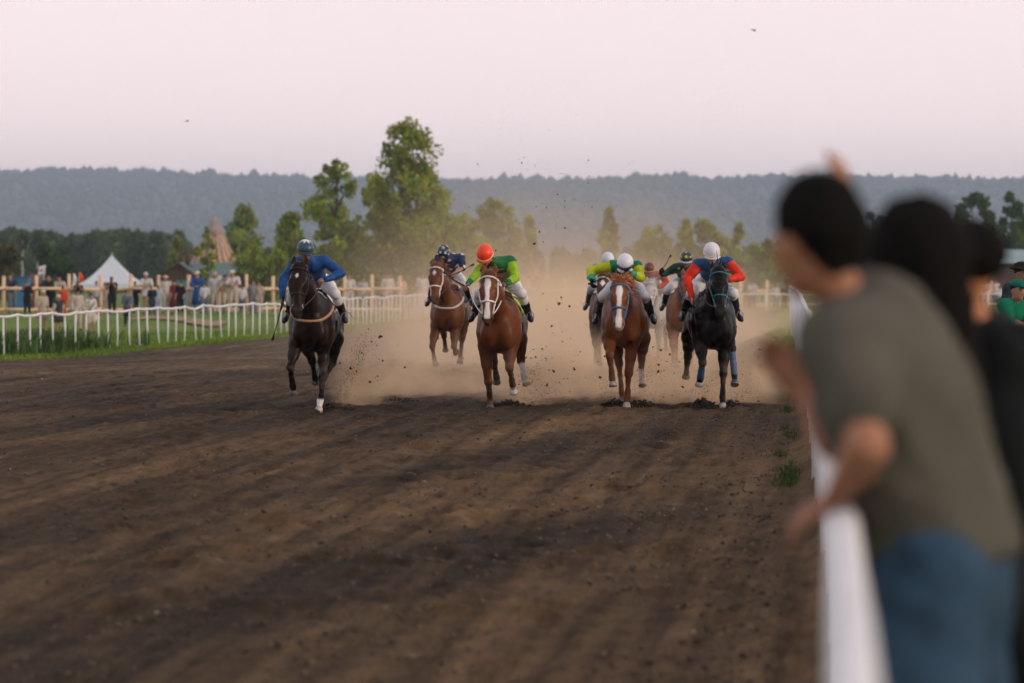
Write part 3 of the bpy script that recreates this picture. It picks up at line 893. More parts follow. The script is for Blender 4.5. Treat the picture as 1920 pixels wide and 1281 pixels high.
def folds(V, amp, freq, seed=0.0):
    # cloth folds or muscle relief: ridged noise running across the form
    a = fnoise(V[:, 0] * freq + V[:, 2] * freq * 0.6 + seed, V[:, 1] * freq * 0.8 - V[:, 2] * freq * 0.9 + 3.1 * seed, 3)
    b = fnoise(V[:, 2] * freq * 1.7 + 5 + seed, V[:, 1] * freq + V[:, 0] * freq * 0.5 + seed, 2)
    return amp * ((1 - np.abs(2 * a - 1) * 2) * 0.6 + (b - 0.5) * 1.2)
def sdf_obj(name, prims, vox, mat, colfn, parent=None, loc=None, rz=0.0, k=0.05, it=1, cut=None, relief=None):
    V, Q = sdf_surface(prims, vox, k, cut)
    V = relax(V, Q, it)
    if relief: V = V + vnormals(V, Q) * folds(V, *relief)[:, None]
    me = new_mesh(name, V, Q)
    C = colfn(V) if callable(colfn) else np.repeat(np.array(colfn, float)[None, :3], len(V), 0)
    set_col(me, C)
    return link(name, me, mat, parent, loc, rz)
def mixc(A, B, w):
    return A * (1 - w[:, None]) + np.asarray(B)[None] * w[:, None] if np.ndim(B) == 1 else A * (1 - w[:, None]) + B * w[:, None]

def star_mesh(c, nrm, up, r1, n=5, r0=0.42):
    nrm = unit(nrm); s = unit(np.cross(up, nrm)); u = np.cross(nrm, s)
    V = [c + nrm * 0.006]
    for k in range(2 * n):
        rr_ = r1 if k % 2 == 0 else r1 * r0
        a = math.pi * k / n
        V.append(c + (u * math.cos(a) + s * math.sin(a)) * rr_ - nrm * 0.002)
    Fc = [(0, 1 + (k + 1) % (2 * n), 1 + k) for k in range(2 * n)]
    V2 = [v - nrm * 0.006 for v in V]
    b = len(V)
    Fc += [(b + f[0], b + f[2], b + f[1]) for f in Fc]
    return V + V2, Fc

# ------------------------------------------------------------------ racehorses
Yv = V3(0, 1, 0)
def horse_prims(h):
    dz = h.get('dz', 0.0)      # the trunk rides lower or higher in the stride
    T = lambda x, y, z: V3(x, y, z + dz)
    P = []
    P.append(cap(T(0.25, 0, 1.22), T(-0.55, 0, 1.24), 0.325, 0.32, n=Yv, f=0.84, tag='body', k=0.14))
    P.append(cap(T(-0.25, 0, 1.10), T(-0.70, 0, 1.17), 0.25, 0.22, n=Yv, f=0.95, tag='body', k=0.14))
    P.append(ell(T(0.47, 0, 1.14), (0.24, 0.245, 0.31), tag='body', k=0.14))
    P.append(ell(T(0.595, 0.115, 1.09), (0.145, 0.12, 0.20), tag='body', k=0.045))
    P.append(ell(T(0.595, -0.115, 1.09), (0.145, 0.12, 0.20), tag='body', k=0.045))
    for s in (-1, 1):
        P.append(ell(T(0.33, 0.20 * s, 1.22), (0.19, 0.095, 0.34), axes=[(1, 0, 0.45), (0, 1, 0), (-0.45, 0, 1)], tag='body', k=0.07))
        P.append(ell(T(-0.98, 0.155 * s, 1.22), (0.30, 0.145, 0.34), tag='body', k=0.10))
    P.append(cap(T(0.22, 0, 1.52), T(-0.15, 0, 1.50), 0.085, 0.10, tag='body', k=0.14))
    P.append(cap(T(-0.5, 0, 1.27), T(-1.0, 0, 1.32), 0.29, 0.27, n=Yv, f=0.88, tag='body', k=0.14))
    poll = np.array(h['poll'], float); u = unit(h['face']); yaw = h.get('hyaw', 0.0)
    s = unit(np.cross(V3(math.sin(-yaw) * 0 + 0, 0, 1), V3(math.cos(yaw), math.sin(yaw), 0)))
    s = unit(s - u * (s @ u)); w = np.cross(s, u)           # w: out of the forehead
    if w[0] < 0: w = -w
    mid = (T(0.52, 0, 1.36) + poll) / 2 + V3(0.0, 0, 0.02)
    P.append(cap(T(0.46, 0, 1.33), mid, 0.235, 0.175, n=Yv, f=0.68, tag='neck', k=0.14))
    P.append(cap(mid, poll - w * 0.03 - u * 0.0, 0.175, 0.115, n=s, f=0.66, tag='neck', k=0.10))
    hs = h.get('hs', 1.06)
    hp = lambda a, b=0.0, c=0.0: poll + (u * a + w * b + s * c) * hs
    H0 = len(P)
    P.append(cap(hp(0.01), hp(0.22), 0.112, 0.106, n=s, f=0.93, tag='head', k=0.05))
    for c in (-1, 1):
        P.append(ell(hp(0.19, -0.075, 0.045 * c), (0.135, 0.10, 0.05), axes=[u, w, s], tag='head', k=0.05))
        P.append(ell(hp(0.185, 0.055, 0.082 * c), (0.045, 0.03, 0.026), axes=[u, w, s], tag='head', k=0.025))
        P.append(ell(hp(0.545, 0.022, 0.042 * c), (0.045, 0.035, 0.026), axes=[u, w, s], tag='muzzle', k=0.02))
    P.append(cap(hp(0.22, 0.018), hp(0.50, 0.0), 0.088, 0.060, n=s, f=0.86, tag='head', k=0.05))
    P.append(cap(hp(0.25, -0.06), hp(0.50, -0.04), 0.07, 0.05, n=s, f=0.8, tag='head', k=0.05))
    P.append(cap(hp(0.52, -0.005), hp(0.585, -0.012), 0.062, 0.052, tag='muzzle', k=0.035))
    P.append(ell(hp(0.575, -0.05), (0.045, 0.034, 0.034), axes=[u, w, s], tag='muzzle', k=0.02))
    eb = h.get('ears', -0.02)
    for c in (-1, 1):
        a0 = hp(-0.05, eb * 0.5, 0.058 * c); a1 = hp(-0.12, eb, 0.075 * c); a2 = hp(-0.205, eb * 1.2 + 0.01, 0.066 * c)
        P += chain([a0, a1, a2], [0.030, 0.034, 0.010], n=w, f=0.6, tag='ear', k=0.02)
    for p in P[H0:]:
        if p['t'] == 'c': p['ra'] *= hs; p['rb'] *= hs
        else: p['r'] = p['r'] * hs
    for nm in ('RF', 'LF'):
        e_, kn, ft, hf = [np.array(q, float) for q in h[nm]]
        sg = -1 if nm == 'RF' else 1
        P.append(cap(T(0.36, 0.17 * sg, 1.06), e_, 0.15, 0.098, n=Yv, f=0.8, tag='leg', k=0.08))
        km = e_ + (kn - e_) * 0.5
        P += chain([e_, km, kn], [0.104, 0.070, 0.050], tag='leg', k=0.05)
        P.append(ell(kn, (0.053, 0.05, 0.062), tag='leg', k=0.03))
        P += chain([kn, kn + (ft - kn) * 0.35, kn + (ft - kn) * 0.75, ft], [0.046, 0.034, 0.033, 0.043], tag='cannon' + nm, k=0.03)
        P.append(cap(ft, ft + (hf - ft) * 0.62, 0.041, 0.038, tag='pastern' + nm, k=0.02))
    for nm in ('RH', 'LH'):
        st, hk, ft, hf = [np.array(q, float) for q in h[nm]]
        sg = -1 if nm == 'RH' else 1
        P.append(cap(T(-0.98, 0.15 * sg, 1.15), st, 0.20, 0.125, n=Yv, f=0.75, tag='leg', k=0.08))
        P += chain([st, st + (hk - st) * 0.5, hk], [0.118, 0.075, 0.052], tag='leg', k=0.05)
        P.append(ell(hk, (0.055, 0.044, 0.065), tag='leg', k=0.03))
        P += chain([hk, hk + (ft - hk) * 0.4, ft], [0.046, 0.034, 0.041], tag='cannon' + nm, k=0.03)
        P.append(cap(ft, ft + (hf - ft) * 0.62, 0.042, 0.038, tag='pastern' + nm, k=0.02))
    return P, (poll, u, w, s, hp)

def ring(hp, prims, a, tiltw=0.0, n=22, off=0.008, frac=(0, 1), rr=0.16, cb=-0.03):
    pts = []
    for i in range(n + 1):
        t = 2 * math.pi * (frac[0] + (frac[1] - frac[0]) * i / n)
        pts.append(hp(a + tiltw * math.cos(t) , rr * math.cos(t) + cb, rr * math.sin(t)))
    return to_surface(prims, np.array(pts), off, 0.03)

def build_horse(h):
    prims, (poll, u, w, s, hp) = horse_prims(h)
    base = np.array(h['col'], float); dark = np.array(h.get('dark', base * 0.35)); points = np.array(h.get('points', base))
    vox = h.get('vox', 0.016)
    marks = h.get('marks', {}); HS = h.get('hs', 1.06)
    def colfn(V):
        d = np.stack([sd(p, V[:, 0], V[:, 1], V[:, 2]) for p in prims], 1)
        near_ = d.argmin(1)
        tags = [p['tag'] for p in prims]
        C = np.repeat(base[None], len(V), 0)
        # paler flank, darker legs and muzzle
        n_ = fnoise(V[:, 0] * 3 + 5, V[:, 2] * 3 + V[:, 1] * 2, 3)
        C = C * (0.8 + 0.4 * n_)[:, None]
        legm = np.array([t_[:3] in ('can', 'pas') for t_ in tags])[near_]
        upleg = np.array([t_ == 'leg' for t_ in tags])[near_] & (V[:, 2] < 0.85)
        C[legm] = points * 0.9; C[upleg] = 0.5 * C[upleg] + 0.5 * points
        rel_ = V - poll
        a = rel_ @ u / HS; b_ = rel_ @ w / HS; c = rel_ @ s / HS
        onhead = np.array([t_ in ('head', 'muzzle', 'ear') for t_ in tags])[near_]
        mz = onhead * smooth(0.46, 0.58, a)
        C = mixc(C, np.array(h.get('muzzle', (0.05, 0.04, 0.038))), mz * 0.75)
        nos = onhead * np.exp(-(((a - 0.565) / 0.022) ** 2 + ((np.abs(c) - 0.052) / 0.016) ** 2 + ((b_ - 0.035) / 0.03) ** 2))
        C = mixc(C, np.array((0.008, 0.006, 0.006)), np.clip(nos * 1.4, 0, 1))
        W = np.array((0.62, 0.60, 0.58))
        front = onhead & (b_ > 0.02)
        wob = (fnoise(a * 18 + 3, a * 0 + 1, 2) - 0.5) * 0.012
        if 'blaze' in marks:
            a0, a1, wd = marks['blaze']
            wdt = wd * (0.75 + 0.45 * np.exp(-((a - 0.13) / 0.06) ** 2) + 0.3 * smooth(0.4, 0.5, a))
            m_ = front * smooth(0.008, -0.004, np.abs(c + wob) - wdt) * smooth(a0 - 0.015, a0 + 0.01, a) * smooth(a1 + 0.02, a1, a)
            C = mixc(C, W, m_)
        if 'star' in marks:
            a0, sz = marks['star']
            m_ = front * smooth(0.006, -0.004, np.abs(c) + 0.6 * np.abs(a - a0) - sz)
            C = mixc(C, W, m_)
        for nm, hgt in h.get('socks', {}).items():
            ft = np.array(h[nm][2]); kn = np.array(h[nm][1])
            isl = np.array([t_ in ('cannon' + nm, 'pastern' + nm) for t_ in tags])[near_]
            ax = unit(ft - kn); q = (V - ft) @ ax
            C = mixc(C, W, isl * smooth(-hgt - 0.02, -hgt + 0.01, q))
        eye_d = np.minimum(np.linalg.norm(V - hp(0.185, 0.06, 0.10), axis=1), np.linalg.norm(V - hp(0.185, 0.06, -0.10), axis=1))
        C = mixc(C, np.array((0.01, 0.008, 0.008)), smooth(0.04, 0.02, eye_d) * 0.8)
        # dried mud and dust on the lower legs and chest
        mud = smooth(0.50, 0.66, fnoise(V[:, 0] * 9 + V[:, 1] * 7, V[:, 2] * 8 + 2.0, 3)) * smooth(1.15, 0.25, V[:, 2]) * 0.55 * (V[:, 2] < 1.2)
        C = mixc(C, np.array((0.12, 0.085, 0.058)), mud)
        return C.clip(0.003)
    loc = h['loc']; yaw = h['yaw']
    # local +x runs towards the camera (world -Y)
    rz = -math.pi / 2 + yaw
    root = sdf_obj('racehorse', prims, vox, M_hide, colfn, None, loc, rz, k=0.05, it=2, relief=(0.011, 4.2, h['seed'] * 1.7))
    tag(root, h['label'], 'horse', 'racehorses galloping down the track')
    # hooves
    for nm in ('RF', 'LF', 'RH', 'LH'):
        ft, hf = np.array(h[nm][2], float), np.array(h[nm][3], float)
        d = unit(hf - ft); top = ft + (hf - ft) * 0.52
        flex = unit(d + np.array(h.get('hooftilt', {}).get(nm, (0.25, 0, -0.1))))
        m = MB()
        L = np.linalg.norm(hf - top)
        rings_ = [top, top + flex * L * 0.5, top + flex * L * 0.97, top + flex * L]
        m.tube(rings_, [0.044, 0.054, 0.062, 0.058], 14)
        me = new_mesh('hoof', np.array(m.v), m.f)
        hc = np.array(h.get('hoofcol', {}).get(nm, (0.10, 0.09, 0.085)))
        z = (np.array(m.v) - top) @ flex / L
        set_col(me, hc[None] * (0.9 + 0.2 * z[:, None]))
        ho = link('hoof', me, M_hoof, root)
        mm = MB(); mm.tube([top + flex * L * 1.0, top + flex * (L * 1.0 + 0.01)], [0.060, 0.058], 14)
        mm.build('shoe', M_shoe, ho, shade=False)
    # eyes
    for c in (-1, 1):
        me_p = [ell(hp(0.187, 0.064, 0.098 * c), (0.024, 0.018, 0.014), axes=[u, w, s])]
        sdf_obj('eye', me_p, 0.006, M_eye, (0.01, 0.008, 0.007), root, k=0.01)
    # mane, forelock, tail: strands
    rr_ = np.random.default_rng(h['seed'])
    mc = np.array(h.get('mane', dark))
    def strands(name, starts, dirs, lens, wid, cols):
        Vs = []; Fs = []; Cs = []
        for p, d, L, c in zip(starts, dirs, lens, cols):
            b = len(Vs); q = np.array(p); dd = unit(d)
            side = unit(np.cross(dd, rr_.normal(0, 1, 3)))
            for k in range(5):
                ww = wid * (1 - k / 4.6)
                Vs += [q - side * ww, q + side * ww]; Cs += [c, c]
                dd = unit(dd + V3(-0.10, 0, -0.28) + rr_.normal(0, 0.12, 3)); q = q + dd * L / 4
            for k in range(4):
                Fs.append((b + 2 * k, b + 2 * k + 1, b + 2 * k + 3, b + 2 * k + 2))
        me = new_mesh(name, np.array(Vs), np.array(Fs)); set_col(me, np.array(Cs))
        return link(name, me, M_hair, root)
    N = 230
    t = rr_.random(N); c0 = V3(0.28, 0, 1.60 + h.get('dz', 0)); crest = np.array([c0 * (1 - q) + (poll - w * 0.09 + V3(0, 0, 0.06)) * q for q in t])
    crest[:, 2] += 0.03 * np.sin(t * math.pi)
    crest = to_surface(prims, crest, -0.005)
    sdn = h.get('maneside', 1)
    dirs = np.stack([rr_.normal(-0.3, 0.3, N), rr_.normal(0.6 * sdn, 0.5, N), rr_.normal(0.55, 0.3, N)], 1)
    strands('mane', crest, dirs, rr_.uniform(0.16, 0.32, N), 0.011, np.clip(mc[None] * rr_.uniform(0.6, 1.5, (N, 1)), 0.004, 1))
    fl = h.get('forelock', 40)
    st = np.array([hp(-0.06 + 0.03 * rr_.random(), 0.05 * rr_.random(), rr_.normal(0, 0.025)) for _ in range(fl)])
    fd = np.stack([rr_.normal(0.5, 0.4, fl), rr_.normal(0, 0.5, fl), rr_.normal(h.get('flup', 0.2), 0.4, fl)], 1)
    strands('forelock', st, fd, rr_.uniform(0.10, 0.2, fl), 0.010, np.clip(mc[None] * rr_.uniform(0.7, 1.5, (fl, 1)), 0.004, 1))
    N = 120
    st = np.array([V3(-1.28, 0, 1.42 + h.get('dz', 0)) + rr_.normal(0, 0.02, 3) for _ in range(N)])
    fd = np.stack([rr_.normal(-1.0, 0.15, N), rr_.normal(0.0, 0.12, N), rr_.normal(0.25, 0.15, N)], 1)
    strands('tail', st, fd, rr_.uniform(0.5, 0.85, N), 0.012, np.clip(mc[None] * rr_.uniform(0.6, 1.4, (N, 1)), 0.004, 1))
    # bridle
    bm = h['bridle']
    hb = [p for p in prims if p['tag'] in ('head', 'muzzle', 'neck')]
    br = empty('bridle', (0, 0, 0)); br.parent = root
    sw = h.get('strap', 0.011)
    m = MB(); m.tube(ring(hp, hb, 0.36, 0.0), sw * 1.15, 6, cap=False); m.build('noseband', bm, br, shade=True)
    m = MB(); m.tube(ring(hp, hb, 0.055, -0.02, frac=(-0.28, 0.28)), sw, 6); m.build('browband', bm, br, shade=True)
    for c in (-1, 1):
        m = MB(); q = to_surface(hb, np.array([hp(0.03 + 0.44 * t_, -0.015, 0.13 * c) for t_ in np.linspace(0, 1, 12)]), 0.008, 0.03)
        m.tube(q, sw, 6); m.build('cheek_strap', bm, br, shade=True)
        m = MB(); q0 = hp(0.475, -0.02, 0.062 * c)
        m.tube([q0 + u * 0.03 * math.cos(t_) + w * 0.03 * math.sin(t_) for t_ in np.linspace(0, 6.283, 13)], 0.006, 6, cap=False)
        m.build('bit_ring', M_steel, br, shade=True)
    m = MB(); m.tube(ring(hp, hb, 0.02, 0.0, frac=(0.22, 0.78), rr=0.2), sw, 6); m.build('throat_lash', bm, br, shade=True)
    # breast collar
    dz = h.get('dz', 0.0)
    if h.get('collar') is not None:
        q = []
        for t_ in np.linspace(-1, 1, 25):
            a = t_ * 1.9
            q.append((0.42 + 0.36 * math.cos(a), 0.34 * math.sin(a), 1.26 + 0.14 * (1 - math.cos(a * 0.95)) + dz - 0.02 * math.cos(2 * a)))
        nb = [p for p in prims if p['tag'] in ('body', 'neck')]
        q = to_surface(nb, np.array(q), 0.010)
        m = MB(); m.tube(q, 0.020, 8); m.build('breast_collar', h['collar'], root, shade=True)
    # girth, saddle cloth, saddle
    nb = [p for p in prims if p['tag'] == 'body']
    def wrapgrid(x0, x1, a0, a1, nx_, na, off):
        G = []
        for xx in np.linspace(x0, x1, nx_):
            for a in np.linspace(a0, a1, na):
                G.append((xx, 0.5 * math.sin(a), 1.22 + dz + 0.5 * math.cos(a)))
        G = to_surface(nb, np.array(G), off)
        Fc = [(i * na + j, i * na + j + 1, (i + 1) * na + j + 1, (i + 1) * na + j) for i in range(nx_ - 1) for j in range(na - 1)]
        return G, Fc
    G, Fc = wrapgrid(-0.55, 0.06, -1.25, 1.25, 9, 17, 0.012)
    so = link('saddle_cloth', new_mesh('saddle_cloth', G, Fc), h['cloth'], root)
    md = so.modifiers.new('thick', 'SOLIDIFY'); md.thickness = 0.012
    G, Fc = wrapgrid(-0.22, -0.10, 1.5, 2 * math.pi - 1.5, 3, 21, 0.014)
    go = link('girth', new_mesh('girth', G, Fc), M_leather, root)
    md = go.modifiers.new('thick', 'SOLIDIFY'); md.thickness = 0.01
    sp = [cap((0.02, 0, 1.60 + dz), (-0.42, 0, 1.60 + dz), 0.055, 0.06, n=(0, 0, 1), f=0.7), cap((-0.42, 0.09, 1.61 + dz), (-0.42, -0.09, 1.61 + dz), 0.05),
          cap((-0.05, 0.14, 1.58 + dz), (-0.1, 0.25, 1.42 + dz), 0.05, 0.06, n=(0, 1, 0.4), f=0.5), cap((-0.05, -0.14, 1.58 + dz), (-0.1, -0.25, 1.42 + dz), 0.05, 0.06, n=(0, -1, 0.4), f=0.5)]
    sdf_obj('saddle', sp, 0.02, M_leather, (0.02, 0.015, 0.012), root, k=0.06)
    # leg wraps
    for nm, c in h.get('wraps', {}).items():
        kn, ft = np.array(h[nm][1], float), np.array(h[nm][2], float)
        a, b_ = kn + (ft - kn) * 0.18, kn + (ft - kn) * 0.93
        sdf_obj('leg_wrap', chain([a, (a + b_) / 2, b_], [0.044, 0.046, 0.05]), 0.012, M_cotton, c, root, k=0.02)
    # reins to the rider's hands, given in horse coordinates
    for c, hd in zip((-1, 1), h['hands']):
        p0 = hp(0.475, -0.02, 0.07 * c); p3 = np.array(hd, float)
        m = MB(); pm = (p0 + p3) / 2 + V3(0, 0.06 * c, -0.05)
        q = [p0 * (1 - t_) ** 2 + 2 * pm * t_ * (1 - t_) + p3 * t_ ** 2 for t_ in np.linspace(0, 1, 9)]
        m.tube(q, 0.009, 6); m.build('rein', h.get('rein', M_leather), root, shade=True)
    h['prims'] = prims; h['root'] = root; h['hp'] = hp
    return root

M_shoe = mat_plain('steel_shoe', (0.25, 0.25, 0.26), 0.45, 0.2, 20, metal=0.8)
M_steel = mat_plain('bit_steel', (0.5, 0.5, 0.5), 0.3, 0.1, 20, metal=1.0)
M_eye = mat_attr('horse_eye', rough=0.08, var=0.0, spec=0.6)
def strapm(nm, c): return mat_plain(nm, c, 0.6, 0.12, 15, 0.15, 60)
S_white = strapm('white_webbing', (0.66, 0.63, 0.60)); S_blue = strapm('blue_webbing', (0.05, 0.12, 0.22)); S_teal = strapm('teal_webbing', (0.025, 0.15, 0.19))
S_black = strapm('black_strap', (0.012, 0.011, 0.011)); S_tan = strapm('tan_collar', (0.36, 0.20, 0.12)); S_grey = strapm('grey_collar', (0.45, 0.42, 0.38))
C_white = strapm('white_cloth', (0.6, 0.6, 0.62)); C_lime = strapm('lime_cloth', (0.40, 0.55, 0.03)); C_blue = strapm('blue_cloth', (0.02, 0.10, 0.26))
C_black = strapm('black_cloth', (0.015, 0.017, 0.02)); C_navy = strapm('navy_cloth', (0.015, 0.035, 0.09)); C_grey = strapm('grey_cloth', (0.25, 0.25, 0.27))

CHEST = (0.108, 0.034, 0.013); CHEST2 = (0.140, 0.043, 0.015)
BAY = (0.012, 0.006, 0.0045); BLACK = (0.0055, 0.0045, 0.0045); BAY2 = (0.17, 0.070, 0.035); GREY = (0.32, 0.31, 0.31)

def place(xpx, D, yaw):
    X = px(xpx, D); rz = -math.pi / 2 + yaw
    off = V3(math.cos(rz) * 0.5, math.sin(rz) * 0.5, 0)
    return (X - off[0], D - off[1], base_z(D) - 0.005)

def st(m, x=None):  # default hind stifle
    return m
HORSES = {}
HORSES['blue'] = dict(seed=1, loc=place(583, 51.6, R(-2.5)), yaw=R(-2.5), label='near black bay horse with small white star under the blue jockey',
    col=BAY, points=(0.011, 0.010, 0.010), mane=(0.008, 0.007, 0.007), muzzle=(0.03, 0.026, 0.024), hs=1.12, poll=(1.08, -0.10, 1.93), face=(0.30, 0.0, -0.58), hyaw=R(-6),
    RF=[(0.46, -0.20, 0.94), (0.70, -0.26, 0.63), (0.46, -0.25, 0.37), (0.38, -0.24, 0.27)],
    LF=[(0.42, 0.16, 0.93), (0.50, 0.16, 0.50), (0.47, 0.125, 0.17), (0.52, 0.10, 0.0)],
    RH=[(-0.80, -0.22, 0.98), (-1.15, -0.14, 0.66), (-1.32, -0.12, 0.42), (-1.40, -0.12, 0.36)],
    LH=[(-0.72, 0.22, 0.98), (-0.85, 0.16, 0.64), (-0.58, 0.08, 0.44), (-0.56, 0.06, 0.36)],
    socks=dict(LF=0.02), marks=dict(star=(0.13, 0.022)), bridle=S_black, collar=S_tan, cloth=C_white, hands=[(0.36, -0.36, 1.60), (0.45, 0.15, 1.80)],
    hoofcol=dict(LF=(0.42, 0.37, 0.33), RF=(0.10, 0.10, 0.10)), maneside=-1)
HORSES['orange'] = dict(seed=2, loc=place(935, 52.4, R(-3)), yaw=R(-3), label='chestnut horse with wide white blaze and white bridle, under the orange cap', dz=-0.04,
    col=CHEST, points=(0.085, 0.032, 0.016), mane=(0.12, 0.045, 0.02), muzzle=(0.09, 0.05, 0.035), hs=1.10, poll=(1.10, -0.10, 1.82), face=(0.28, 0.0, -0.58), hyaw=R(-3), strap=0.013,
    RF=[(0.40, -0.19, 0.88), (0.36, -0.15, 0.40), (0.16, -0.135, 0.13), (0.20, -0.13, 0.0)],
    LF=[(0.46, 0.15, 0.88), (0.70, 0.16, 0.60), (0.44, 0.19, 0.35), (0.36, 0.20, 0.25)],
    RH=[(-0.80, -0.22, 0.95), (-1.18, -0.16, 0.62), (-1.42, -0.14, 0.40), (-1.50, -0.14, 0.33)],
    LH=[(-0.70, 0.22, 0.95), (-0.80, 0.24, 0.66), (-0.70, 0.29, 0.42), (-0.66, 0.33, 0.33)],
    socks=dict(LF=-0.01, LH=0.20), marks=dict(blaze=(0.06, 0.56, 0.032)), bridle=S_white, collar=None, cloth=C_lime, hands=[(0.50, -0.40, 1.72), (0.48, 0.08, 1.75)], rein=S_white,
    hoofcol=dict(LF=(0.5, 0.46, 0.42), LH=(0.45, 0.38, 0.2)), maneside=1)
HORSES['yellow'] = dict(seed=3, loc=place(1168, 53.2, R(-4)), yaw=R(-4), label='chestnut horse with white blaze and blue bridle, rider in green and yellow', dz=0.03,
    col=CHEST2, points=(0.12, 0.042, 0.018), mane=(0.42, 0.17, 0.07), muzzle=(0.30, 0.22, 0.2), poll=(1.12, -0.02, 1.71), face=(0.30, 0.0, -0.60), hyaw=R(2), strap=0.015, flup=1.0, forelock=110,
    RF=[(0.50, -0.19, 0.98), (0.80, -0.17, 0.76), (0.72, -0.14, 0.44), (0.72, -0.125, 0.33)],
    LF=[(0.42, 0.13, 0.94), (0.48, 0.08, 0.50), (0.46, 0.06, 0.16), (0.52, 0.05, 0.0)],
    RH=[(-0.62, -0.16, 0.95), (-0.62, -0.10, 0.60), (-0.32, -0.05, 0.19), (-0.22, -0.03, 0.05)],
    LH=[(-0.80, 0.22, 0.95), (-1.10, 0.20, 0.64), (-1.10, 0.20, 0.38), (-1.05, 0.22, 0.27)],
    socks=dict(LH=0.12), marks=dict(blaze=(0.05, 0.60, 0.036)), bridle=S_blue, collar=None, cloth=C_blue, hands=[(0.62, -0.05, 1.80), (0.55, 0.08, 1.86)], rein=S_blue,
    hoofcol=dict(LF=(0.30, 0.28, 0.27), RF=(0.30, 0.28, 0.27), LH=(0.5, 0.42, 0.35)), maneside=1)
HORSES['red'] = dict(seed=4, loc=place(1340, 52.9, R(2)), yaw=R(2), label='black horse with teal bridle under the red sleeved jockey', dz=0.0,
    col=BLACK, points=(0.010, 0.009, 0.010), mane=(0.007, 0.007, 0.007), muzzle=(0.022, 0.02, 0.02), poll=(1.10, 0.0, 1.87), face=(0.33, 0.0, -0.57), hyaw=R(1),
    RF=[(0.50, -0.20, 0.94), (0.78, -0.19, 0.66), (0.54, -0.20, 0.44), (0.48, -0.215, 0.34)],
    LF=[(0.42, 0.14, 0.92), (0.50, 0.12, 0.50), (0.50, 0.11, 0.17), (0.56, 0.115, 0.0)],
    RH=[(-0.82, -0.24, 0.98), (-1.10, -0.24, 0.70), (-1.25, -0.25, 0.46), (-1.32, -0.25, 0.40)],
    LH=[(-0.66, 0.27, 1.00), (-0.45, 0.33, 0.82), (-0.25, 0.345, 0.44), (-0.18, 0.34, 0.32)],
    wraps=dict(RF=(0.05, 0.10, 0.19), LH=(0.10, 0.14, 0.22)), marks=dict(), bridle=S_teal, collar=None, cloth=C_navy, hands=[(0.40, -0.20, 1.62), (0.48, 0.17, 1.79)],
    hoofcol=dict(LF=(0.34, 0.31, 0.29), RF=(0.32, 0.29, 0.27), LH=(0.06, 0.06, 0.065)), maneside=1, rein=S_black)
HORSES['star'] = dict(seed=5, loc=tuple(np.array(place(838, 69.2, R(-4))) + V3(0, 0, 0.08)), yaw=R(-4), label='dusty chestnut horse with white star and pale breast collar under the starred rider', dz=-0.06, vox=0.02,
    col=(0.100, 0.034, 0.014), points=(0.07, 0.027, 0.014), mane=(0.14, 0.05, 0.02), muzzle=(0.08, 0.05, 0.04), hs=1.12, poll=(1.10, -0.14, 1.90), face=(0.30, 0.0, -0.58), hyaw=R(-10), strap=0.013,
    RF=[(0.46, -0.20, 0.86), (0.66, -0.25, 0.50), (0.50, -0.235, 0.28), (0.55, -0.20, 0.16)],
    LF=[(0.46, 0.15, 0.86), (0.66, 0.14, 0.50), (0.42, 0.15, 0.36), (0.34, 0.15, 0.40)],
    RH=[(-0.82, -0.22, 0.94), (-1.20, -0.2, 0.64), (-1.42, -0.2, 0.44), (-1.5, -0.2, 0.38)],
    LH=[(-0.72, 0.20, 0.95), (-0.62, 0.18, 0.60), (-0.36, 0.17, 0.30), (-0.28, 0.17, 0.18)],
    marks=dict(star=(0.13, 0.03)), bridle=S_white, collar=S_grey, cloth=C_black, hands=[(0.55, -0.10, 1.75), (0.55, 0.08, 1.76)], maneside=1)
_leg_a = dict(RF=[(0.46, -0.19, 0.93), (0.66, -0.18, 0.62), (0.50, -0.17, 0.36), (0.50, -0.17, 0.24)],
    LF=[(0.42, 0.16, 0.92), (0.50, 0.15, 0.50), (0.48, 0.14, 0.17), (0.54, 0.14, 0.0)],
    RH=[(-0.80, -0.22, 0.98), (-0.80, -0.2, 0.62), (-0.5, -0.17, 0.30), (-0.42, -0.16, 0.2)],
    LH=[(-0.82, 0.22, 0.98), (-1.15, 0.22, 0.66), (-1.30, 0.22, 0.42), (-1.36, 0.22, 0.34)])
HORSES['teal'] = dict(seed=6, loc=place(1135, 70.5, R(-5)), yaw=R(-5), label='dark horse with white star half hidden behind the blue bridled chestnut', vox=0.02,
    col=(0.06, 0.03, 0.02), points=(0.02, 0.015, 0.013), mane=(0.012, 0.01, 0.01), poll=(1.10, 0.0, 1.80), face=(0.32, 0.0, -0.57), hyaw=R(0), marks=dict(star=(0.14, 0.045)),
    bridle=S_white, collar=None, cloth=C_grey, hands=[(0.55, -0.12, 1.75), (0.55, 0.12, 1.75)], **_leg_a)
HORSES['green'] = dict(seed=7, loc=place(1281, 68.5, R(-5)), yaw=R(-5), label='bay horse with blue browband, dusty legs, between blazed chestnut and black horse', vox=0.02,
    col=BAY2, points=(0.16, 0.07, 0.04), mane=(0.03, 0.018, 0.014), poll=(1.12, 0.10, 1.80), face=(0.30, 0.0, -0.58), hyaw=R(4), marks=dict(),
    bridle=S_blue, collar=None, cloth=C_white, hands=[(0.55, -0.08, 1.75), (0.55, 0.14, 1.75)], **_leg_a)
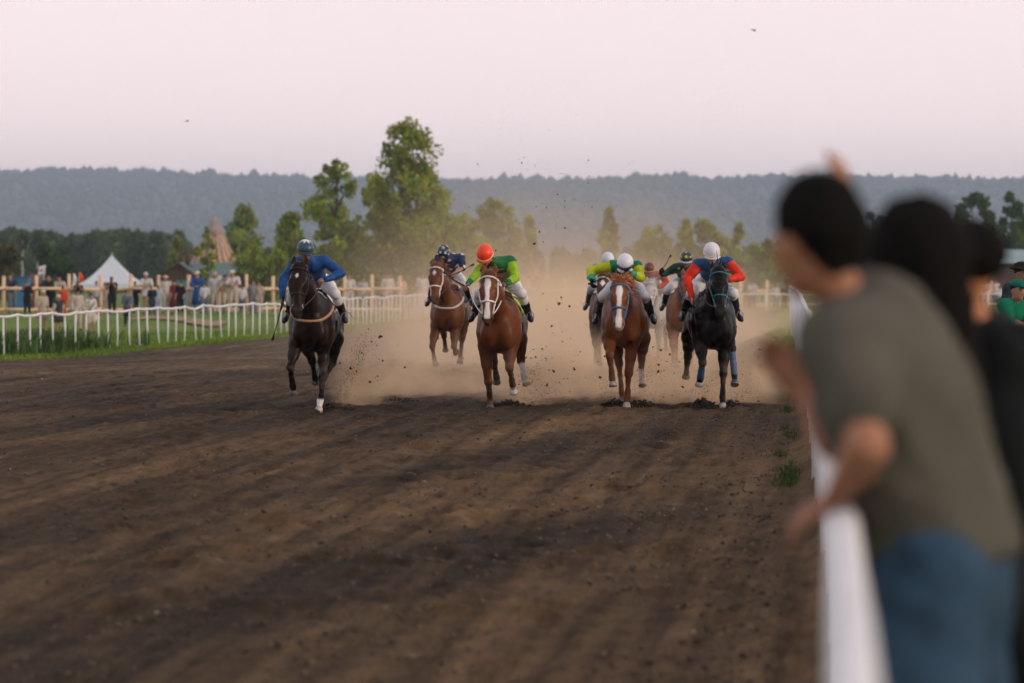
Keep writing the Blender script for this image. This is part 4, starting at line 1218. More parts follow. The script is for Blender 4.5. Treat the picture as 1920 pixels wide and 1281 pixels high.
HORSES['maroon'] = dict(seed=8, loc=place(1222, 83.0, R(-5)), yaw=R(-5), label='pale grey horse fading into dust under the maroon capped jockey', vox=0.024,
    col=GREY, points=(0.2, 0.19, 0.19), mane=(0.3, 0.29, 0.28), poll=(1.10, 0.0, 1.80), face=(0.32, 0.0, -0.57), hyaw=R(0), marks=dict(), muzzle=(0.14, 0.13, 0.13),
    bridle=S_white, collar=None, cloth=C_white, hands=[(0.55, -0.1, 1.75), (0.55, 0.1, 1.75)], **_leg_a)
for h in HORSES.values():
    build_horse(h)

# ------------------------------------------------------------------ people
SKIN = (0.36, 0.20, 0.13); SKIN_D = (0.25, 0.13, 0.085); SKIN_L = (0.42, 0.25, 0.18)

def head_prims(c, f, up, sc=1.0):
    f = unit(f); up = unit(np.asarray(up, float) - f * (np.asarray(up, float) @ f)); s = np.cross(up, f)
    q = lambda a, b, d=0.0: c + (f * a + up * b + s * d) * sc
    P = [ell(q(-0.005, 0.03), np.array((0.095, 0.098, 0.075)) * sc, [f, up, s], 'head', 0.03),
         ell(q(0.030, -0.040), np.array((0.062, 0.075, 0.058)) * sc, [f, up, s], 'head', 0.04),
         cap(q(0.085, 0.005), q(0.108, -0.032), 0.011 * sc, 0.015 * sc, tag='head', k=0.015),
         ell(q(0.082, -0.095), np.array((0.02, 0.02, 0.025)) * sc, [f, up, s], 'head', 0.03)]
    for d in (-1, 1):
        P.append(ell(q(-0.005, 0.0, 0.077 * d), np.array((0.018, 0.032, 0.010)) * sc, [f, up, s], 'head', 0.012))
        P.append(ell(q(0.055, -0.02, 0.04 * d), np.array((0.03, 0.03, 0.022)) * sc, [f, up, s], 'head', 0.025))
    return P, q, (f, up, s)

def hand_prims(wr, d, pn, side, curl=0.6, sc=1.0):
    """wrist, direction of the hand, palm normal; the fingers curl towards the palm"""
    d = unit(d); pn = unit(np.asarray(pn, float) - d * (np.asarray(pn, float) @ d)); x = np.cross(d, pn) * side
    P = [cap(wr + d * 0.015 * sc, wr + d * 0.075 * sc, 0.030 * sc, 0.040 * sc, n=pn, f=0.5, tag='hand', k=0.012)]
    for i, (o, L) in enumerate([(0.030, 0.075), (0.010, 0.085), (-0.011, 0.078), (-0.031, 0.062)]):
        p = wr + (d * 0.085 + x * o) * sc; pts = [p]; dd = d
        for kx in range(3):
            a = curl * (0.7 + 0.25 * kx)
            dd = unit(dd * math.cos(a) + pn * math.sin(a)); ax = dd
            p = p + dd * L * (0.45, 0.32, 0.23)[kx] * sc; pts.append(p)
            pnn = unit(pn - dd * (pn @ dd)); 
        P += chain(pts, [0.0105 * sc, 0.0095 * sc, 0.0088 * sc, 0.0075 * sc], tag='hand', k=0.006)
    p = wr + (d * 0.03 + x * 0.03) * sc; e1 = p + unit(d * 0.6 + x * 0.7 + pn * 0.3) * 0.045 * sc; e2 = e1 + unit(d * 0.8 + pn * 0.5) * 0.035 * sc
    P += chain([p, e1, e2], [0.014 * sc, 0.012 * sc, 0.009 * sc], tag='hand', k=0.012)
    return P

def person_prims(J, sc=1.0, fat=1.0, fingers=True, vox=0.015):
    """J: joints in local coordinates"""
    g = {k_: np.array(v, float) for k_, v in J.items() if k_ not in ('curl',)}
    P = []
    ch, pe = g['chest'], g['pelvis']
    ax = unit(ch - pe); fwd = unit(g['facing'] - ax * (g['facing'] @ ax))
    P.append(cap(pe, pe + (ch - pe) * 0.5, 0.128 * fat, 0.118 * fat, n=fwd, f=0.78, tag='torso', k=0.06))
    P.append(cap(pe + (ch - pe) * 0.5, ch, 0.118 * fat, 0.145 * fat, n=fwd, f=0.75, tag='torso', k=0.06))
    P.append(cap(g['shR'], g['shL'], 0.062, 0.062, tag='torso', k=0.07))
    P.append(cap(ch + ax * 0.10, g['head'] - unit(g['hup']) * 0.06, 0.052, 0.05, tag='neck', k=0.03))
    hpms, q, fr = head_prims(g['head'], g['hface'], g['hup'], sc)
    P += hpms
    for s_, sd_ in (('R', -1), ('L', 1)):
        a, b, c = g['sh' + s_], g['el' + s_], g['wr' + s_]
        P += chain([a, (a + b) / 2, b], [0.056, 0.049, 0.040], tag='upper_arm', k=0.04)
        P += chain([b, b + (c - b) * 0.35, c], [0.040, 0.039, 0.026], tag='forearm', k=0.025)
        hd = g.get('hd' + s_); hd = unit(c - b) if hd is None else unit(hd)
        pn = g.get('pn' + s_, V3(0, -sd_, -0.3))
        if fingers: P += hand_prims(c, hd, pn, -sd_, J.get('curl', {}).get(s_, 0.75))
        else: P.append(cap(c, c + hd * 0.11, 0.032, 0.03, tag='hand', k=0.02))
        h_, k_, an, to = g['hip' + s_], g['kn' + s_], g['an' + s_], g['toe' + s_]
        P += chain([h_, h_ + (k_ - h_) * 0.4, k_], [0.092 * fat, 0.084 * fat, 0.056], tag='thigh', k=0.05)
        P += chain([k_, k_ + (an - k_) * 0.35, an], [0.055, 0.054, 0.036], tag='shin', k=0.03)
        P.append(cap(an + unit(an - to) * 0.02, to, 0.038, 0.034, tag='foot', k=0.03))
    return P, q, fr

def skin_col(base, q, sc=1.0, lips=True):
    base = np.array(base)
    e1, e2, mo = q(0.085, 0.012, 0.032), q(0.085, 0.012, -0.032), q(0.088, -0.062)
    b1, b2 = q(0.09, 0.035, 0.034), q(0.09, 0.035, -0.034)
    def fn(V):
        C = np.repeat(base[None], len(V), 0) * (0.9 + 0.2 * fnoise(V[:, 0] * 20, V[:, 2] * 20, 2))[:, None]
        for e_, rr_ in ((e1, 0.016), (e2, 0.016), (b1, 0.015), (b2, 0.015)):
            C = mixc(C, np.array((0.02, 0.014, 0.012)), smooth(rr_ + 0.008, rr_ - 0.006, np.linalg.norm((V - e_) , axis=1)) * 0.85)
        C = mixc(C, np.array((0.28, 0.09, 0.07)), smooth(0.028, 0.012, np.linalg.norm(V - mo, axis=1)) * 0.7)
        return C
    return fn

def pick(P, *tags): return [p for p in P if p['tag'] in tags]

def helmet_parts(root, g, q, fr, vox, spec, it=1):
    f, up, s = fr
    c = q(-0.008, 0.045)
    prims = [ell(c, (0.134, 0.125, 0.115), [f, up, s], k=0.02)]
    cut = [(q(0, 0.012), -(up + 0.10 * f))]
    col = spec['helmet']
    def fn(V):
        r_ = V - c; C = np.repeat(np.array(col, float)[None], len(V), 0)
        if 'helmet_fn' in spec: C = spec['helmet_fn'](C, r_ @ f, r_ @ up, r_ @ s)
        return C
    ho = sdf_obj('helmet', prims, vox, M_helmet, fn, root, k=0.02, it=it, cut=cut)
    # peak
    pv = []
    for a in np.linspace(-0.95, 0.95, 11):
        for rr_, dz_ in ((0.108, 0.0), (0.150, -0.020)):
            pv.append(q(0, 0.02) + f * (rr_ * math.cos(a) * 1.05) + s * (rr_ * math.sin(a) * 0.95) + up * (dz_ * math.cos(a)))
    fc = [(2 * i, 2 * i + 1, 2 * i + 3, 2 * i + 2) for i in range(10)]
    me = new_mesh('peak', pv, fc); set_col(me, np.repeat(np.array(spec.get('peak', col), float)[None], len(pv), 0))
    po = link('peak', me, M_helmet, ho); md = po.modifiers.new('t', 'SOLIDIFY'); md.thickness = 0.008
    if spec.get('band') is not None:
        m = MB(); pts = [q(0, 0.022) + f * 0.132 * math.cos(t_) + s * 0.112 * math.sin(t_) for t_ in np.linspace(0, 6.2832, 29)]
        m.tube(pts, 0.0085, 6, cap=False); m.build('band', spec['band'], ho, shade=True)
    if spec.get('goggles', True):
        m = MB(); pts = [q(0.002, 0.012) + f * 0.108 * math.cos(t_) + s * 0.090 * math.sin(t_) for t_ in np.linspace(-1.45, 1.45, 15)]
        m.tube(pts, [0.008] + [0.020] * 13 + [0.008], 8); m.build('goggles', M_goggle, root, shade=True)
    if spec.get('goggles_on_helmet'):
        m = MB(); pts = [q(-0.005, 0.050) + f * 0.128 * math.cos(t_) + s * 0.110 * math.sin(t_) for t_ in np.linspace(-1.2, 1.2, 15)]
        m.tube(pts, [0.008] + [0.022] * 13 + [0.008], 8); m.build('goggles', M_goggle, root, shade=True)
    if spec.get('pompom') is not None:
        sdf_obj('pompom', [ell(c + up * 0.13, (0.038, 0.034, 0.038))], 0.012, M_cotton, spec['pompom'], ho)
    for (a, b_, r1) in spec.get('stars', []):
        d = unit(f * math.cos(a) * math.cos(b_) + s * math.sin(a) * math.cos(b_) + up * math.sin(b_))
        k_ = 1 / math.sqrt((d @ f / 0.128) ** 2 + (d @ up / 0.118) ** 2 + (d @ s / 0.108) ** 2)
        Vv, Ff = star_mesh(c + d * (k_ + 0.004), d, up if abs(d @ up) < 0.9 else f, r1)
        me = new_mesh('star', Vv, Ff); link('star', me, spec['starmat'], ho, shade=False)
    return ho

M_goggle = mat_plain('goggle_lens', (0.012, 0.013, 0.016), 0.15, 0.1, 10, spec=0.6)
M_starw = mat_plain('white_patch', (0.66, 0.66, 0.68), 0.7, 0.05); M_stary = mat_plain('yellow_patch', (0.62, 0.52, 0.04), 0.7, 0.05)
M_ribbon = mat_plain('pale_band', (0.62, 0.5, 0.42), 0.6, 0.05); M_ribbony = mat_plain('yellow_band', (0.6, 0.42, 0.06), 0.6, 0.05)
M_silver = mat_plain('silver_buckle', (0.6, 0.6, 0.6), 0.3, 0.05, metal=0.8)

def build_jockey(key, spec):
    h = HORSES[key]
    zz = spec.get('dz', 0.0)
    T = lambda x, y, z: V3(x, y, z + zz)
    J = dict(pelvis=T(-0.42, 0, 1.79), chest=T(0.17, spec.get('cy', 0) * 0.6, 1.975), facing=(0.5, 0, -0.8),
             hipR=T(-0.40, -0.10, 1.77), hipL=T(-0.40, 0.10, 1.77),
             knR=T(0.10, -0.29, 1.60), knL=T(0.10, 0.29, 1.60), anR=T(-0.24, -0.37, 1.33), anL=T(-0.24, 0.37, 1.33),
             toeR=T(-0.06, -0.41, 1.25), toeL=T(-0.06, 0.41, 1.25))
    J.update(spec['J'])
    J.setdefault('shR', V3(0.16, -0.19, 1.98)); J.setdefault('shL', V3(0.16, 0.19, 1.98))
    for n_ in ('shR', 'shL'): J[n_] = np.array(J[n_], float) + V3(0.07, 0, 0.0)
    vox = spec.get('vox', 0.013)
    P, q, fr = person_prims(J, 1.0, 0.92, True, vox)
    gloves = spec.get('gloves')
    sk = skin_col(spec.get('skin', SKIN), q)
    root = sdf_obj('person', P, vox, M_skin, sk, None, h['loc'], -math.pi / 2 + h['yaw'], k=0.04, it=1)
    tag(root, spec['label'], 'jockey', 'jockeys riding in the race')
    arms = ['torso', 'upper_arm'] + ([] if spec.get('short') else ['forearm'])
    for n_ in ('shR', 'shL'):
        pass
    nk = [dict(p, b=p['a'] + (p['b'] - p['a']) * 0.62, tag='torso') for p in pick(P, 'neck')]
    jp = inflate(pick(P, *arms) + nk, 0.013)
    # loose fabric: a fold hanging at the back and elbow puffs
    cuts = []
    js = spec['jersey']
    def jfn(V):
        d = np.stack([sd(p, V[:, 0], V[:, 1], V[:, 2]) for p in jp], 1).argmin(1)
        tg = np.array([p['tag'] for p in jp])[d]
        C = np.repeat(np.array(js['torso'], float)[None], len(V), 0)
        C[(tg == 'upper_arm') | (tg == 'forearm')] = js.get('sleeve', js['torso'])
        if 'cuff' in js:
            for s_ in 'RL':
                wv = np.linalg.norm(V - np.array(J['wr' + s_]), axis=1); C[wv < 0.085] = js['cuff']
        if 'cap' in js:
            for s_ in 'RL':
                wv = np.linalg.norm(V - np.array(J['sh' + s_]), axis=1); C[wv < 0.11] = js['cap']
        if 'band' in js:
            C[(np.abs((V - np.array(J['chest'])) @ unit(np.array(J['chest']) - np.array(J['pelvis']))) < 0.04) & (tg == 'torso')] = js['band']
        return C
    jo = sdf_obj('jersey', jp, vox, M_cloth, jfn, root, k=0.035, it=1, relief=(0.010, 9.0, len(key) * 2.3))
    bp_ = inflate(pick(P, 'thigh'), 0.012) + inflate([dict(P[0])], 0.012)
    for s_ in 'RL':
        kn, an = np.array(J['kn' + s_]), np.array(J['an' + s_])
        bp_.append(cap(kn, kn + (an - kn) * 0.22, 0.062, 0.058, tag='shin'))
    sdf_obj('breeches', bp_, vox, M_cotton, spec.get('breeches', (0.62, 0.61, 0.64)), root, k=0.03, it=1, relief=(0.007, 9.0, 2.0))
    for s_ in 'RL':
        kn, an, to = [np.array(J[n_ + s_]) for n_ in ('kn', 'an', 'toe')]
        bq = [cap(kn + (an - kn) * 0.28, kn + (an - kn) * 0.6, 0.066, 0.060), cap(kn + (an - kn) * 0.6, an, 0.060, 0.048), cap(an + unit(an - to) * 0.04, to, 0.046, 0.040), cap(to, to + unit(to - an) * 0.05, 0.040, 0.034)]
        bo = sdf_obj('boot', bq, vox, M_boot, (0.01, 0.01, 0.01), root, k=0.02)
        if spec.get('boot_top') is not None:
            c0 = kn + (an - kn) * 0.27; ax_ = unit(an - kn)
            sdf_obj('boot_cuff', [cap(c0, c0 + ax_ * 0.04, 0.070, 0.069)], vox, M_cotton, spec['boot_top'], bo, k=0.02)
        m = MB(); ir = to - unit(to - an) * 0.02; sx_ = unit(np.cross(unit(to - an), V3(0, 0, 1)))
        m.tube([ir + V3(0, 0, 0.03) + sx_ * 0.048 * math.cos(t_) + V3(0, 0, 0.06) * math.sin(t_) for t_ in np.linspace(0, 6.283, 13)], 0.005, 6, cap=False)
        m.build('stirrup', M_shoe, HORSES[key]['root'], shade=True)
        m = MB(); m.tube([ir + V3(0, 0, 0.10), V3(-0.12, (-1 if s_ == 'R' else 1) * 0.27, 1.50)], 0.010, 6)
        m.build('stirrup_leather', M_leather, HORSES[key]['root'], shade=True)
    if gloves is not None:
        for s_ in 'RL':
            wr = np.array(J['wr' + s_])
            hp_ = [p for p in pick(P, 'hand') if np.linalg.norm((p['a'] if p['t'] == 'c' else p['c']) - wr) < 0.2]
            sdf_obj('glove', inflate(hp_, 0.005), vox, M_cotton, gloves, root, k=0.01)
    helmet_parts(root, J, q, fr, vox, spec)
    if js.get('stars'):
        rr_ = np.random.default_rng(3)
        V = np.array([v.co[:] for v in jo.data.vertices]); Nn = np.array([v.normal[:] for v in jo.data.vertices])
        chosen = []
        for i_ in rr_.permutation(len(V)):
            if Nn[i_, 0] < -0.2 and Nn[i_, 2] < 0.2: continue
            if all(np.linalg.norm(V[i_] - V[j_]) > js['stars'][1] for j_ in chosen): chosen.append(i_)
            if len(chosen) > 32: break
        for i_ in chosen:
            Vv, Ff = star_mesh(V[i_] + Nn[i_] * 0.004, Nn[i_], unit(V3(0.2, 0.1, 1)), js['stars'][0])
            link('star', new_mesh('star', Vv, Ff), js['starmat'], jo, shade=False)
    if spec.get('whip'):
        a, b_ = [np.array(v, float) for v in spec['whip']['pts']]
        # a top-level thing held in the hand
        M4 = Matrix.Translation(h['loc']) @ Matrix.Rotation(-math.pi / 2 + h['yaw'], 4, 'Z')
        A = np.array(M4 @ Vector(a)); B = np.array(M4 @ Vector(b_)); d = B - A
        wr_ = empty('riding_whip', tuple(A)); tag(wr_, spec['whip']['label'], 'whip', 'whips carried by the jockeys')
        m = MB(); m.tube([-0.16 * d, 0.12 * d], 0.014, 8); m.build('grip', M_leather, wr_, shade=True)
        m = MB(); m.tube([0.10 * d, 0.5 * d + V3(0, 0, -0.015), 0.86 * d], [0.009, 0.008, 0.006], 6); m.build('shaft', M_leather, wr_, shade=True)
        m = MB(); m.tube([0.84 * d, 0.93 * d, 1.0 * d], [0.010, 0.020, 0.015], 6); m.build('flap', M_leather, wr_, shade=True)
    return root

def zigzag(C, a, b, c):   # white pointed crown on the dark blue cap
    ang = np.arctan2(c, a); el_ = np.arctan2(b, np.hypot(a, c))
    tri = np.abs(((ang * 7 / 6.283) % 1) - 0.5) * 2
    w_ = smooth(-0.06, 0.06, el_ - (0.82 + 0.40 * tri))
    return mixc(C, np.array((0.6, 0.62, 0.64)), w_)

HF = lambda x=0.8, y=0.0, z=-0.5: (x, y, z)
build_jockey('blue', dict(label='jockey in royal blue silks and dark blue cap with white crown, at far left', helmet=(0.022, 0.055, 0.085), helmet_fn=zigzag, peak=(0.015, 0.03, 0.05), skin=SKIN_D,
    jersey=dict(torso=(0.006, 0.055, 0.20)), boot_top=(0.5, 0.5, 0.52),
    J=dict(head=(0.36, -0.09, 2.17), hface=HF(0.9, 0.25, -0.25), hup=(0.15, 0.05, 1), shR=(0.14, -0.24, 2.02), elR=(0.24, -0.40, 1.80), wrR=(0.38, -0.40, 1.56), hdR=(0.1, 0.0, -1), pnR=(0.3, 1, 0),
           shL=(0.14, 0.15, 2.05), elL=(0.30, 0.39, 1.88), wrL=(0.47, 0.20, 1.80), hdL=(0.4, -1, -0.2), pnL=(-0.6, 0, -0.8)),
    whip=dict(pts=[(0.42, -0.40, 1.45), (0.52, -0.52, 0.98)], label='dark whip hanging down beside the leftmost black horse')))
build_jockey('orange', dict(label='jockey in green and lime silks with bright orange cap', helmet=(0.78, 0.055, 0.008), peak=(0.70, 0.05, 0.008), band=M_ribbon, goggles=False,
    jersey=dict(torso=(0.008, 0.115, 0.035), sleeve=(0.24, 0.42, 0.015), cuff=(0.008, 0.16, 0.045)), boot_top=(0.6, 0.6, 0.62), skin=SKIN_D,
    J=dict(head=(0.40, -0.19, 2.12), hface=HF(0.75, -0.1, -0.7), hup=(0.62, -0.12, 0.75), shR=(0.14, -0.20, 2.0), elR=(0.30, -0.33, 1.86), wrR=(0.46, -0.42, 1.74), pnR=(0, 0.6, -0.6),
           shL=(0.14, 0.14, 2.04), elL=(0.30, 0.22, 1.82), wrL=(0.48, 0.10, 1.74), hdL=(0.7, -0.4, -0.2), pnL=(-0.3, -0.6, -0.6)),
    whip=dict(pts=[(0.52, -0.46, 1.70), (0.42, -0.76, 1.90)], label='short whip in the orange capped rider\'s outstretched hand')))
build_jockey('yellow', dict(label='jockey with bright yellow sleeves, elbow thrown out, white cap with dark goggles', helmet=(0.62, 0.64, 0.70), peak=(0.6, 0.62, 0.68), goggles=False, goggles_on_helmet=True, gloves=(0.012, 0.013, 0.014),
    jersey=dict(torso=(0.006, 0.15, 0.06), sleeve=(0.42, 0.47, 0.012), cuff=(0.01, 0.26, 0.11)), boot_top=(0.03, 0.03, 0.03), dz=-0.04,
    J=dict(head=(0.46, 0.03, 1.99), hface=HF(0.75, 0.0, -0.7), hup=(0.68, 0.0, 0.74), chest=(0.12, 0.02, 1.93), shR=(0.17, -0.15, 1.98), elR=(0.26, -0.46, 1.92), wrR=(0.50, -0.44, 1.80), hdR=(0.5, 0.1, -0.8), pnR=(0, 1, -0.2),
           shL=(0.17, 0.18, 1.97), elL=(0.36, 0.24, 1.82), wrL=(0.54, 0.12, 1.88), hdL=(0.7, -0.5, -0.1), pnL=(-0.2, -0.8, -0.4)),
    whip=dict(pts=[(0.56, -0.43, 1.75), (0.60, -0.12, 1.88)], label='thin whip in the yellow sleeved rider\'s black glove')))
build_jockey('red', dict(label='jockey with red sleeves, blue vest and white cap, on the black horse', helmet=(0.60, 0.60, 0.66), peak=(0.58, 0.58, 0.64), band=M_ribbon,
    jersey=dict(torso=(0.010, 0.060, 0.17), sleeve=(0.58, 0.026, 0.008)), skin=SKIN_L,
    J=dict(head=(0.36, -0.03, 2.14), hface=HF(0.9, 0.05, -0.45), hup=(0.42, 0, 0.9), shR=(0.14, -0.21, 2.0), elR=(0.26, -0.36, 1.80), wrR=(0.44, -0.31, 1.56), hdR=(0.15, 0.02, -1), pnR=(0.2, 1, 0),
           shL=(0.14, 0.21, 2.03), elL=(0.32, 0.38, 1.83), wrL=(0.48, 0.20, 1.79), hdL=(0.5, -0.8, -0.1), pnL=(-0.6, 0, -0.8)),
    whip=dict(pts=[(0.48, -0.29, 1.46), (0.60, -0.24, 0.92)], label='thin dark whip hanging beside the black horse\'s shoulder')))
_ststar = [(0.0, 0.15, 0.042), (0.9, 0.2, 0.042), (-0.9, 0.2, 0.042), (0.45, 0.75, 0.040), (-0.55, 0.80, 0.040), (1.6, 0.5, 0.04), (-1.6, 0.5, 0.04), (2.5, 0.6, 0.04), (-2.5, 0.6, 0.04)]
build_jockey('star', dict(label='jockey in navy silks covered in white stars, head bent low', helmet=(0.010, 0.020, 0.055), peak=(0.01, 0.02, 0.05), stars=_ststar, starmat=M_starw, goggles=False, pompom=(0.3, 0.34, 0.36), short=True, gloves=(0.5, 0.5, 0.52),
    jersey=dict(torso=(0.010, 0.022, 0.065), stars=(0.046, 0.115), starmat=M_starw, cap=(0.012, 0.026, 0.075)), vox=0.015, dz=0.0,
    J=dict(head=(0.36, -0.07, 2.17), chest=(0.14, 0.02, 2.04), hface=HF(0.5, 0.0, -0.85), hup=(0.85, 0.0, 0.55), shR=(0.10, -0.18, 2.07), elR=(0.28, -0.29, 1.88), wrR=(0.50, -0.12, 1.77), shL=(0.08, 0.22, 2.09), elL=(0.26, 0.27, 1.90), wrL=(0.50, 0.06, 1.76)),
    whip=dict(pts=[(0.56, 0.0, 1.74), (0.52, 0.50, 1.98)], label='thin whip slanting up from the starred rider\'s hands')))
build_jockey('teal', dict(label='jockey in teal silks and white cap, half hidden behind the yellow sleeved rider', helmet=(0.55, 0.60, 0.66), peak=(0.5, 0.55, 0.6), jersey=dict(torso=(0.02, 0.19, 0.27)), vox=0.018, breeches=(0.30, 0.36, 0.42),
    J=dict(head=(0.36, 0.04, 2.12), hface=HF(0.85, 0.1, -0.5), hup=(0.45, 0, 0.9), elR=(0.28, -0.30, 1.82), wrR=(0.50, -0.14, 1.74), elL=(0.28, 0.30, 1.82), wrL=(0.50, 0.12, 1.74))))
def navyband(C, a, b, c): return C
build_jockey('green', dict(label='jockey in dark green silks and yellow starred cap, raising a whip', helmet=(0.012, 0.035, 0.05), peak=(0.4, 0.42, 0.4), stars=[(0.0, 0.45, 0.040), (0.8, 0.35, 0.036), (-0.8, 0.35, 0.036), (1.6, 0.4, 0.036), (-1.6, 0.4, 0.036), (0, 1.2, 0.036)], starmat=M_stary, vox=0.018, skin=SKIN_D,
    jersey=dict(torso=(0.008, 0.032, 0.024), stars=(0.03, 0.17), starmat=M_stary), gloves=(0.01, 0.01, 0.01),
    J=dict(head=(0.36, 0.05, 2.12), hface=HF(0.9, 0.0, -0.3), hup=(0.3, 0, 0.95), shR=(0.14, -0.16, 1.98), elR=(0.20, -0.30, 1.90), wrR=(0.42, -0.38, 1.86), hdR=(0.3, -0.2, 0.6), pnR=(0.5, 0.6, 0), elL=(0.28, 0.30, 1.82), wrL=(0.50, 0.14, 1.74)),
    whip=dict(pts=[(0.46, -0.40, 1.92), (0.40, -0.22, 2.22)], label='whip held up high by the dark green rider')))
build_jockey('maroon', dict(label='jockey in maroon and red, deepest in the dust cloud', helmet=(0.085, 0.012, 0.012), peak=(0.08, 0.012, 0.012), band=M_ribbony, vox=0.02, goggles=True,
    jersey=dict(torso=(0.28, 0.10, 0.10), sleeve=(0.30, 0.02, 0.018)), breeches=(0.5, 0.45, 0.4),
    J=dict(head=(0.36, -0.06, 2.10), hface=HF(0.85, 0.0, -0.5), hup=(0.45, 0, 0.9), elR=(0.28, -0.30, 1.82), wrR=(0.50, -0.12, 1.74), elL=(0.26, 0.32, 1.82), wrL=(0.48, 0.14, 1.72))))

# ------------------------------------------------------------------ tent, hut, wooden cone, flags
def lathe_tent(x, D, half_px, ypk, yeave, label):
    X = px(x, D); z0 = gz(X, D); root = empty('party_tent', (X, D, z0)); tag(root, label, 'tent')
    hw = half_px * D / F; ze = pz(yeave, D) - z0; zp = pz(ypk, D) - z0
    n = 14
    V = []; Fc = []
    corners = [(-1, -1), (1, -1), (1, 1), (-1, 1)]
    for side in range(4):
        (ax, ay), (bx, by) = corners[side], corners[(side + 1) % 4]
        for i in range(n + 1):
            t = i / n; s = (1 - t); rad = s ** 1.0
            zz = ze + (zp - ze) * (t ** 1.55 * 0.75 + t * 0.25)
            for j in range(9):
                u = j / 8
                q = 1 - 0.10 * math.sin(math.pi * u) * t * (1 - t) * 2
                V.append(((ax + (bx - ax) * u) * hw * rad * q, (ay + (by - ay) * u) * hw * rad * q, zz))
        b = side * (n + 1) * 9
        for i in range(n):
            for j in range(8):
                Fc.append((b + i * 9 + j, b + i * 9 + j + 1, b + (i + 1) * 9 + j + 1, b + (i + 1) * 9 + j))
    link('roof', new_mesh('roof', V, Fc), M_canvas, root)
    for (cx, cy) in corners:
        m = MB(); m.tube([(cx * hw * 0.98, cy * hw * 0.98, 0), (cx * hw * 0.98, cy * hw * 0.98, ze)], 0.05, 6); m.build('pole', M_whitepaint, root, shade=True)
    for k in range(4):
        (ax, ay), (bx, by) = corners[k], corners[(k + 1) % 4]
        V = []; Fc = []
        for j in range(13):
            u = j / 12; xx, yy = (ax + (bx - ax) * u) * hw, (ay + (by - ay) * u) * hw
            V += [(xx, yy, ze + 0.02), (xx * 1.01, yy * 1.01, ze - 0.28 - 0.07 * abs(math.sin(j * math.pi / 2)))]
        Fc = [(2 * j, 2 * j + 1, 2 * j + 3, 2 * j + 2) for j in range(12)]
        o = link('valance', new_mesh('valance', V, Fc), M_canvas, root)
    m = MB(); m.tube([(0, 0, zp - 0.1), (0, 0, zp + 0.18)], [0.05, 0.02], 6); m.build('finial', M_whitepaint, root, shade=True)
M_canvas = mat_plain('white_canvas', (0.66, 0.72, 0.80), 0.7, 0.05, 2, transl=0.25)
lathe_tent(210, 300, 57, 478, 532, 'white peaked party tent behind the fence')

# wooden cone of planks (a summer dwelling)
D = 350; X = px(402, D); z0 = gz(X, D); root = empty('plank_cone', (X, D, z0)); tag(root, 'tall conical dwelling of pale wooden planks with a narrow top', 'hut')
Hc = pz(405, D) - z0; zr = pz(440, D) - z0; r0 = 4.1; r1 = 0.85
M_plank = mat_plain('weathered_plank', (0.44, 0.31, 0.21), 0.85, 0.3, 2.5); M_conetop = mat_plain('grey_pink_shingle', (0.27, 0.20, 0.17), 0.85, 0.2, 4)
M_plank2 = mat_plain('brown_plank', (0.22, 0.145, 0.095), 0.9, 0.3, 2.5)
N = 46
for k in range(N):
    a = 2 * math.pi * k / N; jit = rng.normal(0, 0.05)
    w0 = 2 * math.pi * r0 / N * 0.47; w1 = 2 * math.pi * r1 / N * 0.5
    c, s = math.cos(a), math.sin(a); tx, ty_ = -s, c
    ra, rb = r0 + (0.09 if k % 2 else 0), r1 + (0.03 if k % 2 else 0)
    V = [(ra * c - tx * w0, ra * s - ty_ * w0, 0), (ra * c + tx * w0, ra * s + ty_ * w0, 0), (rb * c + tx * w1, rb * s + ty_ * w1, zr + jit), (rb * c - tx * w1, rb * s - ty_ * w1, zr + jit)]
    V += [(v[0] * 0.975, v[1] * 0.975, v[2]) for v in V]
    link('plank', new_mesh('plank', V, [(0, 1, 2, 3), (4, 7, 6, 5), (0, 4, 5, 1), (1, 5, 6, 2), (2, 6, 7, 3), (3, 7, 4, 0)]), M_plank if k % 2 else M_plank2, root, shade=False)
m = MB(); m.tube([(0, 0, zr - 0.3), (0, 0, zr + (Hc - zr) * 0.25), (0, 0, zr + (Hc - zr) * 0.72)], [0.98, 0.78, 0.2], 20); m.build('cap', M_conetop, root, shade=True)
m = MB(); m.tube([(0, 0, zr + (Hc - zr) * 0.6), (0, 0, Hc)], [0.14, 0.09], 8); m.tube([(-0.22, 0, Hc - 0.25), (0.22, 0, Hc - 0.25)], 0.04, 6); m.build('finial', M_plank, root, shade=True)
m = MB(); m.tube([(1.3 * math.cos(t_), 1.3 * math.sin(t_), zr * 0.84) for t_ in np.linspace(0, 6.283, 30)], 0.06, 6, cap=False); m.build('hoop', M_plank, root, shade=True)

